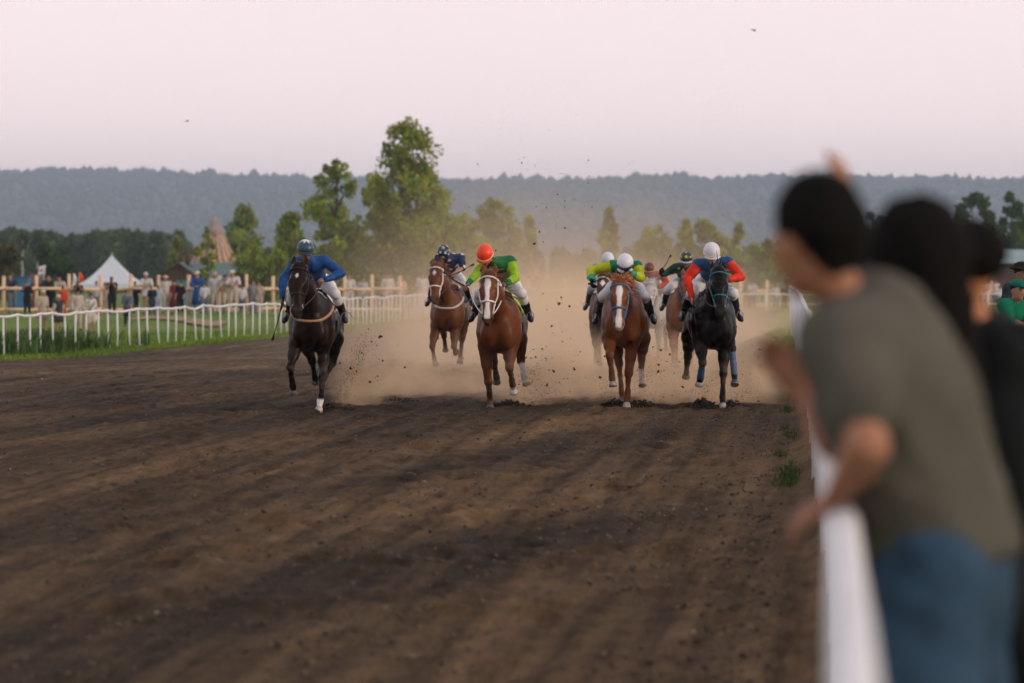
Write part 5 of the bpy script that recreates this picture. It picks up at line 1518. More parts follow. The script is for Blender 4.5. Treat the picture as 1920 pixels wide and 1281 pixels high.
# hut with gable
D = 322; root = empty('gabled_hut', (px(337, D), D, gz(px(337, D), D))); tag(root, 'low brown gabled hut with teal front and green roof', 'hut')
z0 = root.location.z
M_brown = mat_plain('brown_board', (0.075, 0.038, 0.028), 0.85, 0.2, 3); M_teal = mat_plain('teal_paint', (0.10, 0.25, 0.28), 0.7, 0.1, 2); M_groof = mat_plain('green_roof', (0.10, 0.15, 0.14), 0.6, 0.15, 1)
ze = pz(524, D) - z0; zp = pz(495, D) - z0; hw = 2.0
m = MB(); m.box((0.6, 2.2, ze / 2), (3.6, 4.2, ze)); m.build('wall', M_teal, root)
for k in range(9):      # gable boards
    x0 = -hw + 0.1 + k * 0.42; x1 = x0 + 0.40; hh = lambda x_: ze + (zp - ze) * (1 - abs(x_) / hw) - 0.05
    V = [(x0, 0.0, ze - 0.06), (x1, 0.0, ze - 0.06), (x1, 0.0, hh(x1)), (x0, 0.0, hh(x0))]; V += [(v[0], 0.05, v[2]) for v in V]
    link('gable_board', new_mesh('gable_board', V, [(0, 1, 2, 3), (4, 7, 6, 5), (0, 4, 5, 1), (1, 5, 6, 2), (2, 6, 7, 3), (3, 7, 4, 0)]), M_brown, root, shade=False)
for sx_ in (-1, 1):
    V = [(0, -0.3, zp), (sx_ * hw * 1.12, -0.3, ze - 0.1), (sx_ * hw * 1.12, 4.6, ze - 0.1), (0, 4.6, zp)]
    V += [(v[0], v[1], v[2] + 0.14) for v in V]
    ro = link('roof', new_mesh('roof', V, [(0, 1, 2, 3), (4, 7, 6, 5), (0, 4, 5, 1), (1, 5, 6, 2), (2, 6, 7, 3), (3, 7, 4, 0)]), M_groof if sx_ > 0 else M_brown, root, shade=False)
V = [(hw * 0.2, 4.0, zp), (5.2, 4.0, zp), (5.2, 0.6, ze - 0.1), (hw * 0.9, 0.6, ze - 0.1)]; V += [(v[0], v[1], v[2] + 0.12) for v in V]
link('side_roof', new_mesh('side_roof', V, [(0, 1, 2, 3), (4, 7, 6, 5), (0, 4, 5, 1), (1, 5, 6, 2), (2, 6, 7, 3), (3, 7, 4, 0)]), M_groof, root, shade=False)
m = MB(); m.box((3.4, 2.6, ze / 2), (3.2, 3.0, ze - 0.1)); m.build('side_wall', M_brown, root)
for dx in (-0.12, 0.42):
    m = MB(); m.tube([(dx, 2.5, zp - 0.3), (dx, 2.5, pz(469, D) - z0)], 0.20, 8); m.build('chimney', M_brown, root, shade=True)
# green roofed long building at the right
D = 360; X = px(1900, D); z0 = gz(X, D); root = empty('long_shed', (X, D, z0)); tag(root, 'long low building with pale green roof at the right edge', 'building')
zt, zb = pz(470, D) - z0, pz(494, D) - z0
m = MB(); m.box((0, 2, zb / 2), (8.4, 3.6, zb)); m.build('wall', M_brown, root)
V = [(-4.4, -0.4, zb), (4.4, -0.4, zb), (4.4, 2.0, zt), (-4.4, 2.0, zt)]; V += [(v[0], v[1], v[2] + 0.1) for v in V]
link('roof', new_mesh('roof', V, [(0, 1, 2, 3), (4, 7, 6, 5), (0, 4, 5, 1), (1, 5, 6, 2), (2, 6, 7, 3), (3, 7, 4, 0)]), mat_plain('pale_green_roof', (0.22, 0.30, 0.30), 0.5, 0.1, 1), root, shade=False)
# blue crate like booth and brown shelter at the left
D = 240; X = px(38, D); z0 = gz(X, D); root = empty('blue_booth', (X, D, z0)); tag(root, 'blue box shaped booth behind the fence at the left edge', 'booth')
m = MB(); hb_ = pz(521, D) - z0; m.box((0, 0, hb_ / 2), (1.15, 1.2, hb_)); m.build('wall', mat_plain('blue_sheet', (0.03, 0.13, 0.28), 0.6, 0.1), root)
m = MB(); m.box((0, 0, hb_ + 0.04), (1.3, 1.35, 0.08)); m.build('roof', mat_plain('navy_sheet', (0.03, 0.06, 0.16), 0.6, 0.1), root)
D = 290; X = px(72, D); z0 = gz(X, D); root = empty('brown_shelter', (X, D, z0)); tag(root, 'low brown tiled shelter left of the tent', 'hut')
hb_ = pz(532, D) - z0; zt = pz(514, D) - z0
m = MB(); m.box((0, 0, hb_ / 2), (1.8, 1.8, hb_)); m.build('wall', M_brown, root)
m = MB(); m.add([(-1.35, -1.3, hb_), (1.35, -1.3, hb_), (1.35, 1.3, hb_), (-1.35, 1.3, hb_), (-0.5, 0, zt), (0.5, 0, zt)], [(0, 1, 5, 4), (1, 2, 5), (2, 3, 4, 5), (3, 0, 4), (3, 2, 1, 0)]); m.build('roof', mat_plain('brown_tile', (0.10, 0.055, 0.045), 0.8, 0.15, 3), root)

# flags
def flag(x, D, y0, y1, w_px, mat, label, feather=False, lean=0.3, stripe=None):
    X = px(x, D); z0 = gz(X, D); root = empty('flag', (X, D, z0)); tag(root, label, 'flag')
    zt = pz(y0, D) - z0; zb = pz(y1, D) - z0; w_ = w_px * D / F
    m = MB(); m.tube([(0, 0, 0), (0, 0, zb), (lean * w_, 0, zt)], 0.025, 6); m.build('pole', M_steel, root, shade=True)
    V = []; Fc = []; n = 10
    for i in range(n + 1):
        t = i / n; z_ = zb + (zt - zb) * t; xo = lean * w_ * t
        ww = w_ * (math.sin(math.pi * (0.12 + 0.8 * t)) if feather else 1.0)
        for j in range(5):
            u = j / 4; V.append((xo + ww * u * (1 if feather else -1) , 0.06 * math.sin(3 * u + 5 * t), z_ - (0 if feather else 0.25 * u * w_)))
    for i in range(n):
        for j in range(4):
            Fc.append((i * 5 + j, i * 5 + j + 1, (i + 1) * 5 + j + 1, (i + 1) * 5 + j))
    me = new_mesh('banner', V, Fc); me.materials.append(mat)
    if stripe:
        for s_ in stripe[1:]: me.materials.append(s_)
        for i, p in enumerate(me.polygons):
            row = i // 4; p.material_index = 1 if row < 3 else (2 if row in (5, 6) and i % 4 in (1, 2) else 0)
    link('banner', me, None, root)
F_w = mat_plain('white_flag_cloth', (0.7, 0.68, 0.74), 0.8, 0.05, transl=0.3); F_o = mat_plain('orange_flag_cloth', (0.75, 0.09, 0.015), 0.8, 0.05, transl=0.3)
F_b = mat_plain('grey_blue_flag_cloth', (0.16, 0.22, 0.30), 0.8, 0.05); F_r = mat_plain('red_flag_cloth', (0.5, 0.07, 0.06), 0.8, 0.05)
flag(82, 215, 497, 519, 12, F_w, 'white flag with red mark and grey foot, slanting beside the fence', False, 0.3, [F_w, F_b, F_r])
flag(136, 225, 513, 540, 7, F_w, 'narrow white feather flag beside the orange one', True, 0.3)
flag(147, 225, 511, 532, 9, F_o, 'orange feather flag behind the fence', True, 0.2)

# ------------------------------------------------------------------ the crowd
def build_crowd(x, D, hpx, label, top, bottom, hair=(0.015, 0.012, 0.011), skin=SKIN, pose='stand', yaw=0.0, hat=None, hatkind='cap', long_sleeve=False, skirt=None, strap=None, bag=None, fat=1.0, zoff=0.0, seed=0, vest=None, vox=0.03, group=None, apron=None, hairlong=False):
    X = px(x, D); z0 = gz(X, D) + zoff
    s = hpx * 1.08 * D / F / 1.70       # height scale
    r = np.random.default_rng(seed + int(x))
    j = lambda a=0.02: r.normal(0, a)
    lean = 0.0
    if pose == 'lean': lean = 0.26
    T = lambda x_, y_, z_: V3(x_ + lean * max(0, (z_ - 0.9)) , y_, z_ - (0.10 * max(0, z_ - 0.9) if lean else 0)) * s
    Jt = dict(pelvis=T(0, 0, 0.92), chest=T(0.02, j(), 1.26), facing=(1, 0, 0), shR=T(0, -0.17, 1.38), shL=T(0, 0.17, 1.38),
              head=T(0.05, j(), 1.58), hface=unit((1, j(0.3), -0.1)), hup=(0, j(0.1), 1), hipR=T(0, -0.09, 0.90), hipL=T(0, 0.09, 0.90),
              knR=T(0.03 + j(0.03), -0.10, 0.49), knL=T(0.02 + j(0.05), 0.10, 0.49), anR=T(-0.03 + j(0.04), -0.11, 0.08), anL=T(-0.02 + j(0.06), 0.11, 0.08), toeR=T(0.12, -0.13, 0.03), toeL=T(0.13, 0.14, 0.03))
    if pose == 'phone':
        Jt.update(elR=T(0.18, -0.22, 1.18), wrR=T(0.30, -0.06, 1.46), elL=T(0.18, 0.22, 1.18), wrL=T(0.30, 0.06, 1.46))
    elif pose == 'lean':
        Jt.update(elR=T(0.20, -0.25, 1.16), wrR=T(0.36, -0.08, 1.10), elL=T(0.20, 0.25, 1.16), wrL=T(0.36, 0.08, 1.10))
    elif pose == 'hand_up':
        Jt.update(elR=T(0.16, -0.24, 1.20), wrR=T(0.24, -0.10, 1.50), elL=T(0.02, 0.24, 1.12), wrL=T(0.08, 0.24, 0.88))
    else:
        Jt.update(elR=T(-0.02, -0.24, 1.10), wrR=T(0.10, -0.22 + j(0.05), 0.86), elL=T(-0.02, 0.24, 1.10), wrL=T(0.10, 0.22 + j(0.05), 0.88))
    P, q, fr = person_prims(Jt, s, fat, False)
    for p in P:
        if p['tag'] in ('head',): continue
        if p['t'] == 'c': p['ra'] *= s; p['rb'] *= s
    rz = -math.pi / 2 + yaw
    root = sdf_obj('person', P, vox, M_skin, skin_col(skin, q), None, (X, D, z0), rz, k=0.04, it=1)
    tag(root, label, 'person', group or 'spectators watching from the fences')
    arms = ['torso', 'upper_arm'] + (['forearm'] if long_sleeve else [])
    sdf_obj('top', inflate(pick(P, *arms), 0.022), vox, M_cotton, top, root, k=0.05)
    if skirt:
        pe = Jt['pelvis']; m = MB(); n = 14
        hem = skirt
        rings_ = [pe + V3(0, 0, 0.12) * s, pe * 1.0 - V3(0, 0, 0.12) * s, V3(0, 0, hem * s)]
        m.tube(rings_, [0.135 * s, 0.19 * s, 0.27 * s], n); me = new_mesh('skirt', np.array(m.v), m.f); set_col(me, np.repeat(np.array(bottom, float)[None], len(m.v), 0))
        link('skirt', me, M_cotton, root)
    else:
        lg = inflate(pick(P, 'thigh', 'shin'), 0.022)
        if bottom == 'shorts': lg = inflate(pick(P, 'thigh'), 0.03)
        bc = (0.45, 0.40, 0.34) if bottom == 'shorts' else bottom
        sdf_obj('trousers', lg, vox, M_cotton, bc, root, k=0.05)
    f, up, sd_ = fr
    for s2 in 'RL':
        an, to = Jt['an' + s2], Jt['toe' + s2]
        sdf_obj('shoe', [cap(an + V3(-0.03, 0, -0.02), to, 0.05 * s, 0.045 * s)], vox, M_boot, (0.05, 0.05, 0.05), root)
    hp_ = [ell(q(-0.02, 0.05), np.array((0.100, 0.088, 0.088)) * s, [f, up, sd_])]
    if hairlong: hp_.append(cap(q(-0.06, 0.0), q(-0.07, -0.2), 0.075 * s, 0.06 * s))
    sdf_obj('hair', hp_, 0.024, M_cotton, hair, root, k=0.03, cut=[(q(0.05, -0.02), unit(f - 0.6 * up))])
    if hat is not None:
        hh = [ell(q(-0.01, 0.075), np.array((0.108, 0.075, 0.098)) * s, [f, up, sd_])]
        if hatkind == 'brim': hh.append(ell(q(0, 0.06), np.array((0.19, 0.022, 0.18)) * s, [f, up, sd_]))
        elif hatkind == 'cap': hh.append(ell(q(0.11, 0.06), np.array((0.08, 0.016, 0.07)) * s, [f, up, sd_]))
        else: hh += [cap(q(-0.05, 0.02), q(-0.07, -0.12), 0.085 * s, 0.06 * s)]
        sdf_obj('hat', hh, 0.022, M_cotton, hat, root, k=0.02, cut=[(q(0, 0.04), -up)] if hatkind != 'scarf' else None)
    if vest is not None:
        sdf_obj('vest', inflate(pick(P, 'torso'), 0.035), vox, M_cotton, vest, root, k=0.05)
    if strap is not None:
        tor = inflate(pick(P, 'torso'), 0.022)
        a, b_ = Jt['shL'], Jt['pelvis'] + V3(0, -0.16, 0) * s
        pts = to_surface(tor, np.array([a * (1 - t_) + b_ * t_ + V3(0.14, 0, 0) for t_ in np.linspace(0.05, 1, 9)]), 0.01)
        m = MB(); m.tube(pts, 0.022, 6); m.build('strap', strap, root, shade=True)
    if bag is not None:
        wr = Jt['wrL'] + V3(0, 0.02, -0.2)
        bo = sdf_obj('handbag', [ell(wr, (0.07, 0.12, 0.14))], 0.03, M_cotton, bag, root)
    if pose == 'phone':
        m = MB(); m.box(tuple((Jt['wrR'] + Jt['wrL']) / 2 + V3(0.06, 0, 0.08)), (0.02, 0.09, 0.16)); m.build('phone', S_black, root)
    return root

BLK = (0.013, 0.014, 0.016); WHT = (0.50, 0.48, 0.48); CRM = (0.38, 0.33, 0.27); NVY = (0.03, 0.045, 0.08); ORG = (0.50, 0.06, 0.02); BLU = (0.02, 0.08, 0.24); GRY = (0.12, 0.14, 0.16)
CROWD = [
 (23, 188, 72, 'person in dark blue behind the fence at the left edge', NVY, GRY, dict(pose='lean')),
 (51, 183, 58, 'person all in black standing before the fence, second from left', BLK, BLK, dict(pose='hand_up')),
 (91, 188, 70, 'person in dark green leaning over the fence beside the flag', (0.015, 0.03, 0.025), BLK, dict(pose='lean', long_sleeve=True)),
 (113, 188, 68, 'person in cream shirt leaning over the fence beside the feather flags', CRM, CRM, dict(pose='lean', long_sleeve=True)),
 (118, 181, 50, 'person in orange red jacket in front of the fence', ORG, (0.35, 0.05, 0.03), dict(long_sleeve=True, hairlong=True)),
 (80, 158, 73, 'person in cream dress and headdress walking inside the rail', CRM, CRM, dict(skirt=0.55, hat=(0.5, 0.46, 0.4), hatkind='scarf', yaw=0.7)),
 (110, 157, 66, 'person with white headscarf and dark vest inside the rail', (0.35, 0.35, 0.33), (0.05, 0.05, 0.05), dict(skirt=0.5, hat=(0.55, 0.55, 0.56), hatkind='scarf', vest=(0.04, 0.04, 0.045), yaw=0.6)),
 (145, 160, 72, 'person in cream shirt and trousers with dark cap inside the rail', (0.42, 0.37, 0.34), (0.42, 0.36, 0.31), dict(long_sleeve=True, hat=BLK, yaw=0.4)),
 (170, 157, 69, 'person in white blouse and shorts drinking, white bag in hand', WHT, 'shorts', dict(pose='hand_up', strap=S_black, bag=(0.6, 0.6, 0.6), hairlong=True, yaw=0.5)),
 (147, 186, 58, 'person in black with raised arms against the fence', BLK, BLK, dict(pose='phone')),
 (210, 182, 66, 'tall person all in black filming beside the tent', BLK, BLK, dict(pose='phone')),
 (239, 164, 63, 'person in grey blue shirt with black shoulder strap near the rail', (0.10, 0.14, 0.18), (0.03, 0.035, 0.04), dict(strap=S_black, fat=1.15)),
 (181, 190, 56, 'person in pale shirt beneath the tent roof', (0.45, 0.5, 0.55), GRY, dict()),
 (198, 190, 54, 'person in pink beige behind a fence post near the tent', (0.42, 0.3, 0.26), CRM, dict()),
 (254, 189, 56, 'person in dark clothes at the right side of the tent', BLK, BLK, dict()),
 (275, 187, 74, 'person in white dress bending over the fence right of the tent', WHT, WHT, dict(pose='lean', skirt=0.7, hat=WHT)),
 (285, 183, 50, 'person in dark green top crouched at the fence foot', (0.015, 0.03, 0.03), NVY, dict()),
 (297, 184, 50, 'child in pale blue at the fence below the hut', (0.30, 0.38, 0.45), (0.3, 0.36, 0.42), dict()),
 (311, 188, 66, 'person in cream blouse and straw hat before the hut', (0.5, 0.46, 0.42), CRM, dict(hat=(0.45, 0.36, 0.25), hatkind='brim')),
 (327, 188, 58, 'person in dark red dress before the hut', (0.16, 0.03, 0.02), (0.14, 0.03, 0.02), dict(skirt=0.3)),
 (338, 187, 56, 'person in dark clothes at the fence post right of the hut', BLK, BLK, dict()),
 (371, 188, 76, 'tall person in blue coat and white cap leaning on the fence', BLU, BLU, dict(pose='lean', long_sleeve=True, hat=WHT, skirt=0.35)),
 (384, 184, 54, 'person in white shirt with shoulder strap beside the blue coat', (0.5, 0.52, 0.56), GRY, dict(strap=S_grey)),
 (403, 188, 72, 'person in white shirt and cream trousers under the sapling', WHT, CRM, dict(hat=CRM)),
 (425, 188, 70, 'person in cream top leaning, left of the white capped one', CRM, (0.42, 0.36, 0.28), dict(pose='lean')),
 (438, 188, 78, 'tall person in white shirt and white cap at the fence', WHT, (0.45, 0.38, 0.3), dict(hat=WHT, pose='lean')),
 (454, 184, 50, 'child in white shirt beside a fence post', WHT, (0.1, 0.1, 0.12), dict()),
 (474, 189, 58, 'person in grey behind the fence near the blue jockey', (0.2, 0.2, 0.22), GRY, dict()),
 (486, 189, 56, 'person in beige behind the fence nearest the blue jockey', (0.35, 0.28, 0.24), CRM, dict()),
 (655, 197, 68, 'dusty pale figure just right of the blue jockey', WHT, (0.4, 0.4, 0.42), dict()),
 (680, 198, 62, 'dusty grey figure at the fence behind the dust', (0.35, 0.36, 0.4), GRY, dict()),
 (727, 198, 70, 'dusty figure in white left of the starred rider', WHT, CRM, dict()),
 (752, 199, 64, 'dusty pinkish figure by the end of the fence', (0.5, 0.35, 0.3), CRM, dict()),
 (792, 200, 70, 'dusty pale figure hidden beside the starred rider', WHT, WHT, dict()),
 (1411, 262, 52, 'person in pale blue shirt leaning on the far rail', (0.38, 0.44, 0.55), BLK, dict(pose='lean')),
 (1400, 264, 46, 'person in black beside the pale blue shirt at the far rail', BLK, BLK, dict()),
 (1455, 266, 44, 'person in white shirt low at the far rail', WHT, GRY, dict()),
 (1471, 266, 44, 'person in black at the far rail beside the leaning man', BLK, BLK, dict()),
 (1845, 266, 56, 'person in white shirt by a fence post at the right', WHT, (0.4, 0.38, 0.36), dict(pose='lean')),
 (1866, 268, 54, 'person in pale pink at the far fence on the right', (0.5, 0.42, 0.42), GRY, dict()),
 (1874, 263, 42, 'person in white top with black bag at the far rail', (0.55, 0.55, 0.58), BLK, dict(strap=S_black)),
 (1888, 264, 44, 'person in black at the far rail on the right', BLK, BLK, dict()),
]
for k, (x, D, hpx, lab, top, bot, kw) in enumerate(CROWD):
    build_crowd(x, D, hpx, lab, top, bot, seed=k * 7 + 3, **kw)

# two onlookers close beyond the rail at the right edge
build_crowd(1880, 47, 236, 'man in green shirt and green cap at the right edge', (0.006, 0.13, 0.075), NVY, skin=SKIN_D, hat=(0.01, 0.11, 0.08), hatkind='cap', pose='lean', yaw=0.9, vox=0.018, seed=91, zoff=-0.10, fat=1.1)
build_crowd(1908, 49, 240, 'man in dark shirt and black bucket hat at the right edge', (0.03, 0.035, 0.05), NVY, skin=SKIN_D, hat=(0.012, 0.012, 0.012), hatkind='brim', pose='stand', yaw=0.8, vox=0.018, seed=92, zoff=-0.05, fat=1.2)

# ------------------------------------------------------------------ birds
M_bird = mat_plain('gull_feathers', (0.22, 0.22, 0.24), 0.8, 0.15)
def bird(x, y, D, span, roll, label):
    root = empty('bird', (px(x, D), D, pz(y, D)), 0.4); root.rotation_euler = (0.1, roll, 0.5); tag(root, label, 'bird', 'birds flying above the track')
    m = MB(); m.tube([(-0.22 * span, 0, 0), (-0.1 * span, 0, 0.01), (0.08 * span, 0, 0.0), (0.2 * span, 0, 0.02), (0.27 * span, 0, 0.01)], [0.012 * span, 0.06 * span, 0.07 * span, 0.045 * span, 0.008 * span], 10); m.build('body', M_bird, root, shade=True)
    for s_ in (-1, 1):
        V = [(0.10 * span, 0.04 * span * s_, 0.02), (-0.06 * span, 0.04 * span * s_, 0.02), (0.14 * span, 0.26 * span * s_, 0.16 * span), (-0.02 * span, 0.26 * span * s_, 0.15 * span), (0.02 * span, 0.5 * span * s_, 0.10 * span), (-0.04 * span, 0.46 * span * s_, 0.10 * span)]
        V += [(v[0], v[1], v[2] - 0.012) for v in V]
        link('wing', new_mesh('wing', V, [(0, 1, 3, 2), (2, 3, 5, 4), (6, 8, 9, 7), (8, 10, 11, 9), (0, 2, 8, 6), (2, 4, 10, 8), (1, 7, 9, 3), (3, 9, 11, 5), (4, 5, 11, 10)]), M_bird, root, shade=False)
    V = [(-0.2 * span, 0.01, 0), (-0.2 * span, -0.01, 0), (-0.34 * span, -0.06 * span, 0), (-0.34 * span, 0.06 * span, 0)]; V += [(v[0], v[1], v[2] - 0.01) for v in V]
    link('tail', new_mesh('tail', V, [(0, 1, 2, 3), (7, 6, 5, 4), (0, 4, 5, 1), (1, 5, 6, 2), (2, 6, 7, 3), (3, 7, 4, 0)]), M_bird, root, shade=False)
bird(1412, 58, 120, 0.30, 0.5, 'grey bird high in the sky at upper right')
bird(352, 228, 120, 0.24, -0.2, 'grey bird in the sky at the left above the hill')

# ------------------------------------------------------------------ blurred spectators close to the camera
def wp(x, y, D): return V3(px(x, D), D, pz(y, D))
def build_near(label, J, base, skin, tops, hair, vox=0.012, fat=1.0, headsc=1.0, extra=None, seed=1, curl=None):
    base = np.array(base, float)
    Jl = {k_: (np.array(v, float) - base if k_ not in ('facing', 'hface', 'hup', 'hdR', 'hdL', 'pnR', 'pnL', 'curl') else v) for k_, v in J.items()}
    P, q, fr = person_prims(Jl, headsc, fat, True, vox)
    root = sdf_obj('person', P, vox, M_skin, skin_col(skin, q), None, tuple(base), 0, k=0.04)
    tag(root, label, 'person', 'spectators leaning over the near rail')
    f, up, s = fr
    sdf_obj('shirt', inflate(pick(P, *tops['tags']), tops.get('d', 0.024)) + tops.get('more', []), vox, M_cotton, tops['col'], root, k=0.07, it=3, cut=tops.get('cut'), relief=(0.020, 4.5, seed * 3.3))
    sdf_obj('trousers', inflate(pick(P, 'thigh', 'shin'), 0.026) + inflate([dict(P[0], b=P[0]['a'] + (P[0]['b'] - P[0]['a']) * 0.25)], 0.012), vox * 1.2, M_denim, tops['legs'], root, k=0.05, relief=(0.012, 6.0, 1.0))
    for s2 in 'RL':
        an, to = Jl['an' + s2], Jl['toe' + s2]
        sdf_obj('shoe', [cap(an, to, 0.052, 0.046)], 0.016, M_boot, (0.04, 0.04, 0.04), root)
    sdf_obj('hair', hair(q, fr), vox, M_cotton, (0.008, 0.007, 0.007), root, k=0.03, relief=(0.010, 16.0, 4.0))
    return root, Jl, P, q, fr
M_denim = mat_attr('denim', rough=0.85, var=0.3, scale=14, bump=0.5, bscale=8, spec=0.1)

D0 = 8.0
gb = gz(0.95, 8.0)
# the man in the grey green T-shirt, facing left and away
Jm = dict(head=wp(1530, 450, 8.0), hface=(-0.62, 0.78, -0.08), hup=(-0.18, 0.05, 1), facing=(-0.85, 0.5, -0.2),
    chest=wp(1672, 720, 8.08), pelvis=wp(1765, 1050, 8.12),
    shL=wp(1592, 645, 7.88), shR=wp(1660, 640, 8.30), elL=wp(1628, 838, 7.74), wrL=wp(1566, 935, 7.96),
    elR=wp(1570, 830, 8.42), wrR=wp(1515, 745, 8.46), hdL=(-0.75, 0.35, -0.55), pnL=(0.3, 0.3, -1), hdR=(-0.55, 0.1, 0.75), pnR=(-0.4, -0.6, 0.2),
    hipL=wp(1745, 1080, 8.02), hipR=wp(1790, 1080, 8.22), knL=V3(0.80, 7.95, gb + 0.50), knR=V3(0.93, 8.30, gb + 0.50),
    anL=V3(0.92, 7.95, gb + 0.09), anR=V3(1.03, 8.34, gb + 0.09), toeL=V3(0.76, 8.0, gb + 0.04), toeR=V3(0.88, 8.42, gb + 0.04), curl=dict(L=0.55, R=0.35))
def hair_m(q, fr):
    f, up, s = fr
    return [ell(q(-0.020, 0.048), (0.099, 0.094, 0.082), [f, up, s]), ell(q(-0.060, 0.0), (0.056, 0.076, 0.070), [f, up, s])]
build_near('man in grey green T-shirt and jeans leaning over the white rail', Jm, (0.9, 8.1, gb), (0.33, 0.15, 0.09),
    dict(tags=('torso',), cut=[((0.755 - 0.9, 0, 1.455 - gb), (0.24, 0, -1))], col=(0.088, 0.084, 0.070), legs=(0.030, 0.062, 0.105), d=0.028,
         more=[cap(Jm['shL'] - V3(0.9, 8.1, gb), Jm['shL'] * 0.42 + Jm['elL'] * 0.58 - V3(0.9, 8.1, gb), 0.085, 0.082), cap(Jm['shR'] - V3(0.9, 8.1, gb), Jm['shR'] * 0.42 + Jm['elR'] * 0.58 - V3(0.9, 8.1, gb), 0.085, 0.08), cap(wp(1700, 800, 8.08) - V3(0.9, 8.1, gb), wp(1785, 1130, 8.12) - V3(0.9, 8.1, gb), 0.135, 0.185, n=(-0.5, 0.85, 0), f=0.9), cap(wp(1645, 600, 8.05) - V3(0.9, 8.1, gb), wp(1680, 760, 8.08) - V3(0.9, 8.1, gb), 0.09, 0.135)]),
    hair_m, fat=1.12)
# person in black with the hood up, one arm raised and pointing
gb2 = gz(1.1, 7.4)
Jb = dict(head=wp(1712, 500, 7.5), hface=(-0.55, 0.82, -0.05), hup=(-0.05, 0, 1), facing=(-0.7, 0.7, 0), chest=wp(1790, 830, 7.7), pelvis=wp(1850, 1130, 7.75),
    shL=wp(1850, 690, 7.62), shR=wp(1700, 640, 7.85), elR=wp(1625, 520, 8.25), wrR=wp(1582, 405, 8.45), hdR=(-0.05, 0.1, 1), pnR=(-0.8, 0.5, 0),
    elL=wp(1880, 900, 7.55), wrL=wp(1800, 1040, 7.75), hipL=wp(1880, 1150, 7.65), hipR=wp(1830, 1150, 7.85), knL=V3(1.0, 7.6, gb2 + 0.48), knR=V3(0.98, 7.9, gb2 + 0.48),
    anL=V3(1.06, 7.6, gb2 + 0.08), anR=V3(1.04, 7.9, gb2 + 0.08), toeL=V3(0.9, 7.7, gb2 + 0.04), toeR=V3(0.9, 8.0, gb2 + 0.04), curl=dict(R=0.25, L=0.5))
for k_ in list(Jb):
    pass
def hair_b(q, fr):
    f, up, s = fr
    return [ell(q(-0.02, 0.04), (0.118, 0.115, 0.102), [f, up, s]), cap(q(-0.05, -0.02), q(-0.075, -0.26), 0.095, 0.085)]
# placed just beyond the man so that his shoulder hides the body
sh_ = V3(0.16, 0.95, 0)
for k_, v in Jb.items():
    if k_ not in ('facing', 'hface', 'hup', 'hdR', 'pnR', 'curl'):
        d_ = v[1]; nd = d_ + 0.95
        Jb[k_] = V3(v[0] * nd / d_, nd, H + (v[2] - H) * nd / d_)
bb = V3(1.25, 8.65, gz(1.25, 8.65))
for n_ in ('knL', 'knR', 'anL', 'anR', 'toeL', 'toeR'):
    zr_ = {'kn': 0.48, 'an': 0.08, 'to': 0.04}[n_[:2]]
    Jb[n_] = V3(1.22 + (0.12 if n_[-1] == 'L' else 0) - (0.14 if n_[:2] == 'to' else 0), 8.55 + (0.0 if n_[-1] == 'L' else 0.22) + (0.1 if n_[:2] == 'to' else 0), bb[2] + zr_)
build_near('person with long black hair and black jacket, arm raised behind the man', Jb, bb, (0.36, 0.17, 0.10),
    dict(tags=('torso', 'upper_arm', 'forearm'), col=(0.008, 0.010, 0.011), legs=(0.012, 0.013, 0.016)), hair_b, fat=1.05, headsc=1.05)
# third person, black jacket, green strap
bc_ = V3(1.42, 10.3, gz(1.42, 10.3)); Dc = 10.3
Jc = dict(head=wp(1802, 515, Dc), hface=(-0.75, 0.62, -0.1), hup=(0, 0, 1), facing=(-0.7, 0.7, 0), chest=wp(1890, 790, Dc), pelvis=wp(1945, 1010, Dc),
    shL=wp(1905, 675, Dc - 0.15), shR=wp(1835, 645, Dc + 0.15), elL=wp(1975, 860, Dc - 0.2), wrL=wp(1900, 960, Dc - 0.1), elR=wp(1850, 830, Dc + 0.2), wrR=wp(1790, 900, Dc + 0.2),
    hipL=wp(1965, 1030, Dc - 0.1), hipR=wp(1930, 1030, Dc + 0.1), knL=bc_ + V3(0, -0.1, 0.48), knR=bc_ + V3(-0.02, 0.12, 0.48), anL=bc_ + V3(0.02, -0.1, 0.08), anR=bc_ + V3(0, 0.12, 0.08), toeL=bc_ + V3(-0.12, 0, 0.04), toeR=bc_ + V3(-0.14, 0.2, 0.04), curl=dict(L=0.6, R=0.6))
def hair_c(q, fr):
    f, up, s = fr
    return [ell(q(-0.03, 0.055), (0.105, 0.092, 0.092), [f, up, s])]
ro, Jl, P, q, fr = build_near('person in black jacket with green strap, rightmost of the near spectators', Jc, bc_, (0.50, 0.20, 0.09),
    dict(tags=('torso', 'upper_arm', 'forearm'), col=(0.010, 0.011, 0.012), legs=(0.012, 0.013, 0.016), d=0.03), hair_c, fat=1.15)
tor = inflate(pick(P, 'torso', 'neck'), 0.03)
a, b_ = Jl['shR'] + V3(-0.02, -0.10, 0.08), Jl['pelvis'] + V3(-0.12, -0.12, 0.22)
pts = to_surface(tor, np.array([a * (1 - t_) + b_ * t_ for t_ in np.linspace(0, 0.75, 8)]), 0.012)
m = MB(); m.tube(pts, 0.028, 8); m.build('strap', mat_plain('green_strap', (0.08, 0.20, 0.05), 0.8, 0.1), ro, shade=True)


